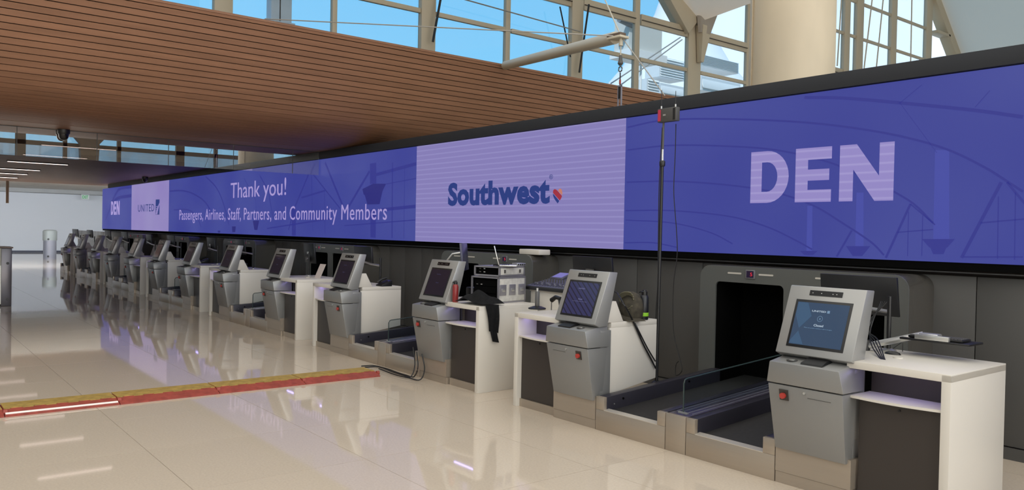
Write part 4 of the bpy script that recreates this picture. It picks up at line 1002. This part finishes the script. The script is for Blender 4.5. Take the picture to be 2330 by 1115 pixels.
pedestal(at(113, 589, Z=0), 'free standing two tone pedestal, left of the last kiosk')
pedestal(Vector((-43.5, 9.35, 0)), 'second two tone pedestal, half hidden behind the far kiosks')
g0 = at(14, 697, Z=0)
gt = thing('access_gate', (g0.x, g0.y-.3, 0), 'steel access gate cabinet with brown top and glowing pale side, at the left edge', 'gate')
gz = at(14, 562, X=g0.x).z
MB().box(g0.x-.5, g0.x, g0.y-.1, g0.y+.1, 0, gz-.03).build('end_post', mat('gate_steel', (.13, .12, .13), .3, .6), gt, bev=.01)
MB().box(g0.x-.5, g0.x-.02, g0.y-1.4, g0.y-.1, .9, gz-.03).build('upper_panel', mat('gate_panel', (.42, .40, .34), .4), gt)
MB().box(g0.x-.5, g0.x-.02, g0.y-1.4, g0.y-.1, .05, .9).build('side_panel', mat('gate_white', (.85, .86, .78), .15), gt)
MB().hexa([(g0.x-.52, g0.y-1.4, gz+.02), (g0.x+.02, g0.y-1.4, gz+.02), (g0.x+.02, g0.y+.12, gz-.03), (g0.x-.52, g0.y+.12, gz-.03)], [(g0.x-.52, g0.y-1.4, gz+.05), (g0.x+.02, g0.y-1.4, gz+.05), (g0.x+.02, g0.y+.12, gz), (g0.x-.52, g0.y+.12, gz)]).build('top_cover', mat('gate_top', (.14, .09, .07), .4), gt)
for z in (.15, .95): MB().tube([(g0.x, g0.y+.02, z), (g0.x+.01, g0.y+.02, z)], .03, 10).build('sensor', M_BLACK, gt)

# ------------------------------------------------------------------ roof strut, chain, turnbuckle, cables
sa = at(1150, 149, X=-12.62); stp = at(1400, 86, Y=8.0)
rs = thing('roof_strut', tuple(sa), 'thick beige tube strut rising from the wooden bulkhead', 'strut')
M_STRUT = mat('strut_beige', (.50, .45, .35), .45)
d_ = (stp-sa)
MB().tube([tuple(sa), tuple(stp)], .085, 20).build('tube', M_STRUT, rs)
pc_ = stp+d_.normalized()*.05
MB().box(pc_.x-.10, pc_.x+.16, pc_.y-.1, pc_.y+.08, pc_.z-.035, pc_.z+.0).build('end_plate', M_STRUT, rs, bev=.01)
MB().box(pc_.x-.14, pc_.x+.12, pc_.y-.06, pc_.y+.06, pc_.z+.005, pc_.z+.05).build('top_clevis', mat('dark_clevis', (.10, .07, .05), .5), rs, bev=.01)
MB().tube([(pc_.x+.08, pc_.y, pc_.z-.13), (pc_.x+.08, pc_.y, pc_.z+.03)], .03, 12).build('pin', M_STRUT, rs)
hx = pc_.x+.08; hy = pc_.y
def hz(py_): return at(1408, py_, Y=hy).z
hk = thing('hook_chain', (hx, hy, hz(100)), 'hanging rod with snap hook, red tag and turnbuckle below the strut tip', 'rigging')
MB().tube([(hx, hy, pc_.z-.12), (hx, hy, hz(128))], .008, 8).build('rod', M_STRUT, hk)
MB().lathe((hx, hy, hz(150)), [(.02, 0), (.04, .03), (.028, .07), (.022, .12), (.018, .14)], 12).build('swivel', M_DARK, hk)
MB().tube([(hx+.032*cos(t), hy, hz(158)+.035*sin(t)) for t in [k*pi/8 for k in range(17)]], .009, 8).build('hook', M_DARK, hk)
MB().tube([(hx, hy, hz(166)), (hx, hy, hz(196))], .009, 6).build('wire', M_BLACK, hk)
MB().box(hx-.01, hx+.01, hy-.01, hy+.01, hz(192), hz(182)).build('red_tag', M_RRED, hk)
tb = MB().box(hx-.035, hx-.025, hy-.012, hy+.012, 3.5, hz(196)); tb.box(hx+.025, hx+.035, hy-.012, hy+.012, 3.5, hz(196)); tb.box(hx-.035, hx+.035, hy-.012, hy+.012, hz(196)-.01, hz(196)+.01)
tb.build('turnbuckle', M_ALU2, hk)
MB().box(hx-.015, hx+.015, hy-.01, hy+.01, hz(225), hz(198)).build('screw', M_BLACK, hk)
def cable(p, q_, r, m_, label, name='stay_cable', group='roof stay cables'):
    tag(MB().tube([tuple(p), tuple(q_)], r, 6).build(name, m_), label, 'cable', group)
tip = Vector((hx, hy, pc_.z))
M_CAB = mat('cable_steel', (.35, .33, .30), .4, .4)
cable(tip, at(1368, -20, X=-9.2), .011, M_STRUT, 'pale cable rising from the strut tip to the roof')
cable(tip, at(1513, 218, Y=7.9), .007, M_CAB, 'thin cable dropping right from the strut tip to the wall top')
cable(tip, at(604, 43.0, X=-12.9), .009, M_CAB, 'long near level cable crossing the windows to the strut tip')
cable(at(1040, -6, X=-19.6), at(1320, 72, X=-19.6), .02, M_CAB, 'dark cable sloping across the upper left window panes')
cable(at(1004, -10, X=-19.7), at(985, 95, X=-19.7), .04, M_BLACK, 'dark chain hanging along the thick mullion left of the strut')
cable(at(1340, 10, X=-19.7), at(1318, 165, X=-19.7), .035, M_BLACK, 'dark turnbuckle cable by the mullion behind the strut')
cable(at(1274, 15, X=-19.7), at(1298, 130, X=-19.7), .025, M_BLACK, 'thin dark cable left of the mullion behind the strut')
cable(at(1548, 85, X=-24), at(1390, 190, X=-24), .03, M_CAB, 'stay cable outside, upper one of the crossing pair')
cable(at(1552, 90, X=-24), at(1410, 195, X=-24), .03, M_CAB, 'stay cable outside, lower one of the crossing pair')
for i, (p, q_) in enumerate((((1915, -5), (1905, 150)), ((2010, -5), (1993, 165)), ((1985, -5), (1965, 165)), ((2202, -5), (2255, 112)), ((2222, -5), (2275, 112)), ((2075, -5), (2072, 145)))):
    cable(at(*p, X=-19.5), at(*q_, X=-19.5), .03, M_FRAME, 'pale roof cable, %s from the column, right of it' % ORD[i])

# ------------------------------------------------------------------ outside, beyond the clerestory
M_TENT = mat('outdoor_tent_white', (.62, .64, .66), .7)
tz = at(1530, 120, X=-62)
tm = MB()
for c, R0, hgt, z0 in ((at(1540, 100, X=-60), 22, 24, 9.0), (at(2010, 100, X=-55), 40, 46, 8.0), (at(1650, 100, X=-70), 36, 46, 8.0)):
    tm.lathe((c.x, c.y, z0), [(R0, -z0), (R0, 0), (R0*.72, hgt*.12), (R0*.48, hgt*.28), (R0*.28, hgt*.5), (R0*.12, hgt*.75), (R0*.03, hgt)], 28)
tag(tm.build('tent_roof', M_TENT), 'white peaked tent roof outside the high windows', 'tent roof')
def hvac(pa, pb, X, label, n, wall=None, mm_=None):
    a = at(*pa, X=X); b = at(*pb, X=X)
    t = thing('louvred_roof_unit', (X, (a.y+b.y)/2, b.z), label, 'roof unit', 'louvred roof units outside')
    m0 = mm_ or M_LV
    MB().box(X-1.2, X, a.y, b.y, b.z, a.z).build('housing', m0, t)
    for k in range(n):
        z = b.z+(a.z-b.z)*(k+.5)/n; h = (a.z-b.z)/n
        MB().prism([(X, z-h*.1), (X+.08, z-h*.35), (X+.1, z-h*.28), (X, z+h*.3)], 'y', a.y+.1, b.y-.1).build('louvre', M_LV2, t)
M_LV = mat('louvre_housing', (.62, .66, .68), .5); M_LV2 = mat('louvre_blade', (.75, .78, .78), .45)
hvac((1501, 128), (1556, 185), -34, 'bluish louvred roof unit left of the window junction', 8)
hvac((1592, 122), (1680, 168), -34, 'grey louvred roof unit right of the window junction', 9)
hvac((1596, 172), (1684, 222), -33, 'plain pale roof unit below the grey louvred one', 1)
hvac((1472, 178), (1500, 214), -32, 'small louvred unit low in the window by the bulkhead end', 5)
hvac((1502, 188), (1556, 225), -33.5, 'pale plain unit below the bluish louvred unit', 1)
mh = thing('mast_head', tuple(at(1465, 110, X=-27)), 'grey floodlight housing on a mast outside the window', 'mast')
a = at(1428, 110, X=-27); b = at(1510, 55, X=-27)
MB().box(-28, -27, a.y+.1, b.y-.1, a.z, b.z).build('housing', mat('mast_grey', (.55, .57, .54), .5), mh)
MB().box(-28.2, -26.8, a.y, b.y+.1, a.z-.35, a.z).build('platform', M_LV2, mh)
MB().tube([(-27.2, (a.y+b.y)/2-.1, 0), (-27.2, (a.y+b.y)/2-.1, a.z-.3)], .06, 8).build('pole', M_LV2, mh)
MB().tube([(-27, a.y-.6, b.z-.3), (-27, a.y+.4, b.z-.45)], .18, 12).build('lamp_arm', mat('mast_dark', (.15, .17, .19), .5), mh)
wm = thing('white_mast', tuple(at(632, 50, X=-23)), 'white mast bracket outside the window at the top left', 'mast')
a = at(605, 45, X=-23); b = at(665, 45, X=-23); zb = at(640, 50, X=-23).z
MB().box(-23.4, -23, a.y+.15, a.y+.5, zb-2, zb+4).build('mast_left', M_TENT, wm, bev=.05)
MB().box(-23.4, -23, b.y-.45, b.y, zb-2, zb+4).build('mast_right', M_TENT, wm, bev=.05)
MB().box(-23.5, -22.9, a.y-.05, b.y+.05, zb-.15, zb).build('base_plate', M_TENT, wm)
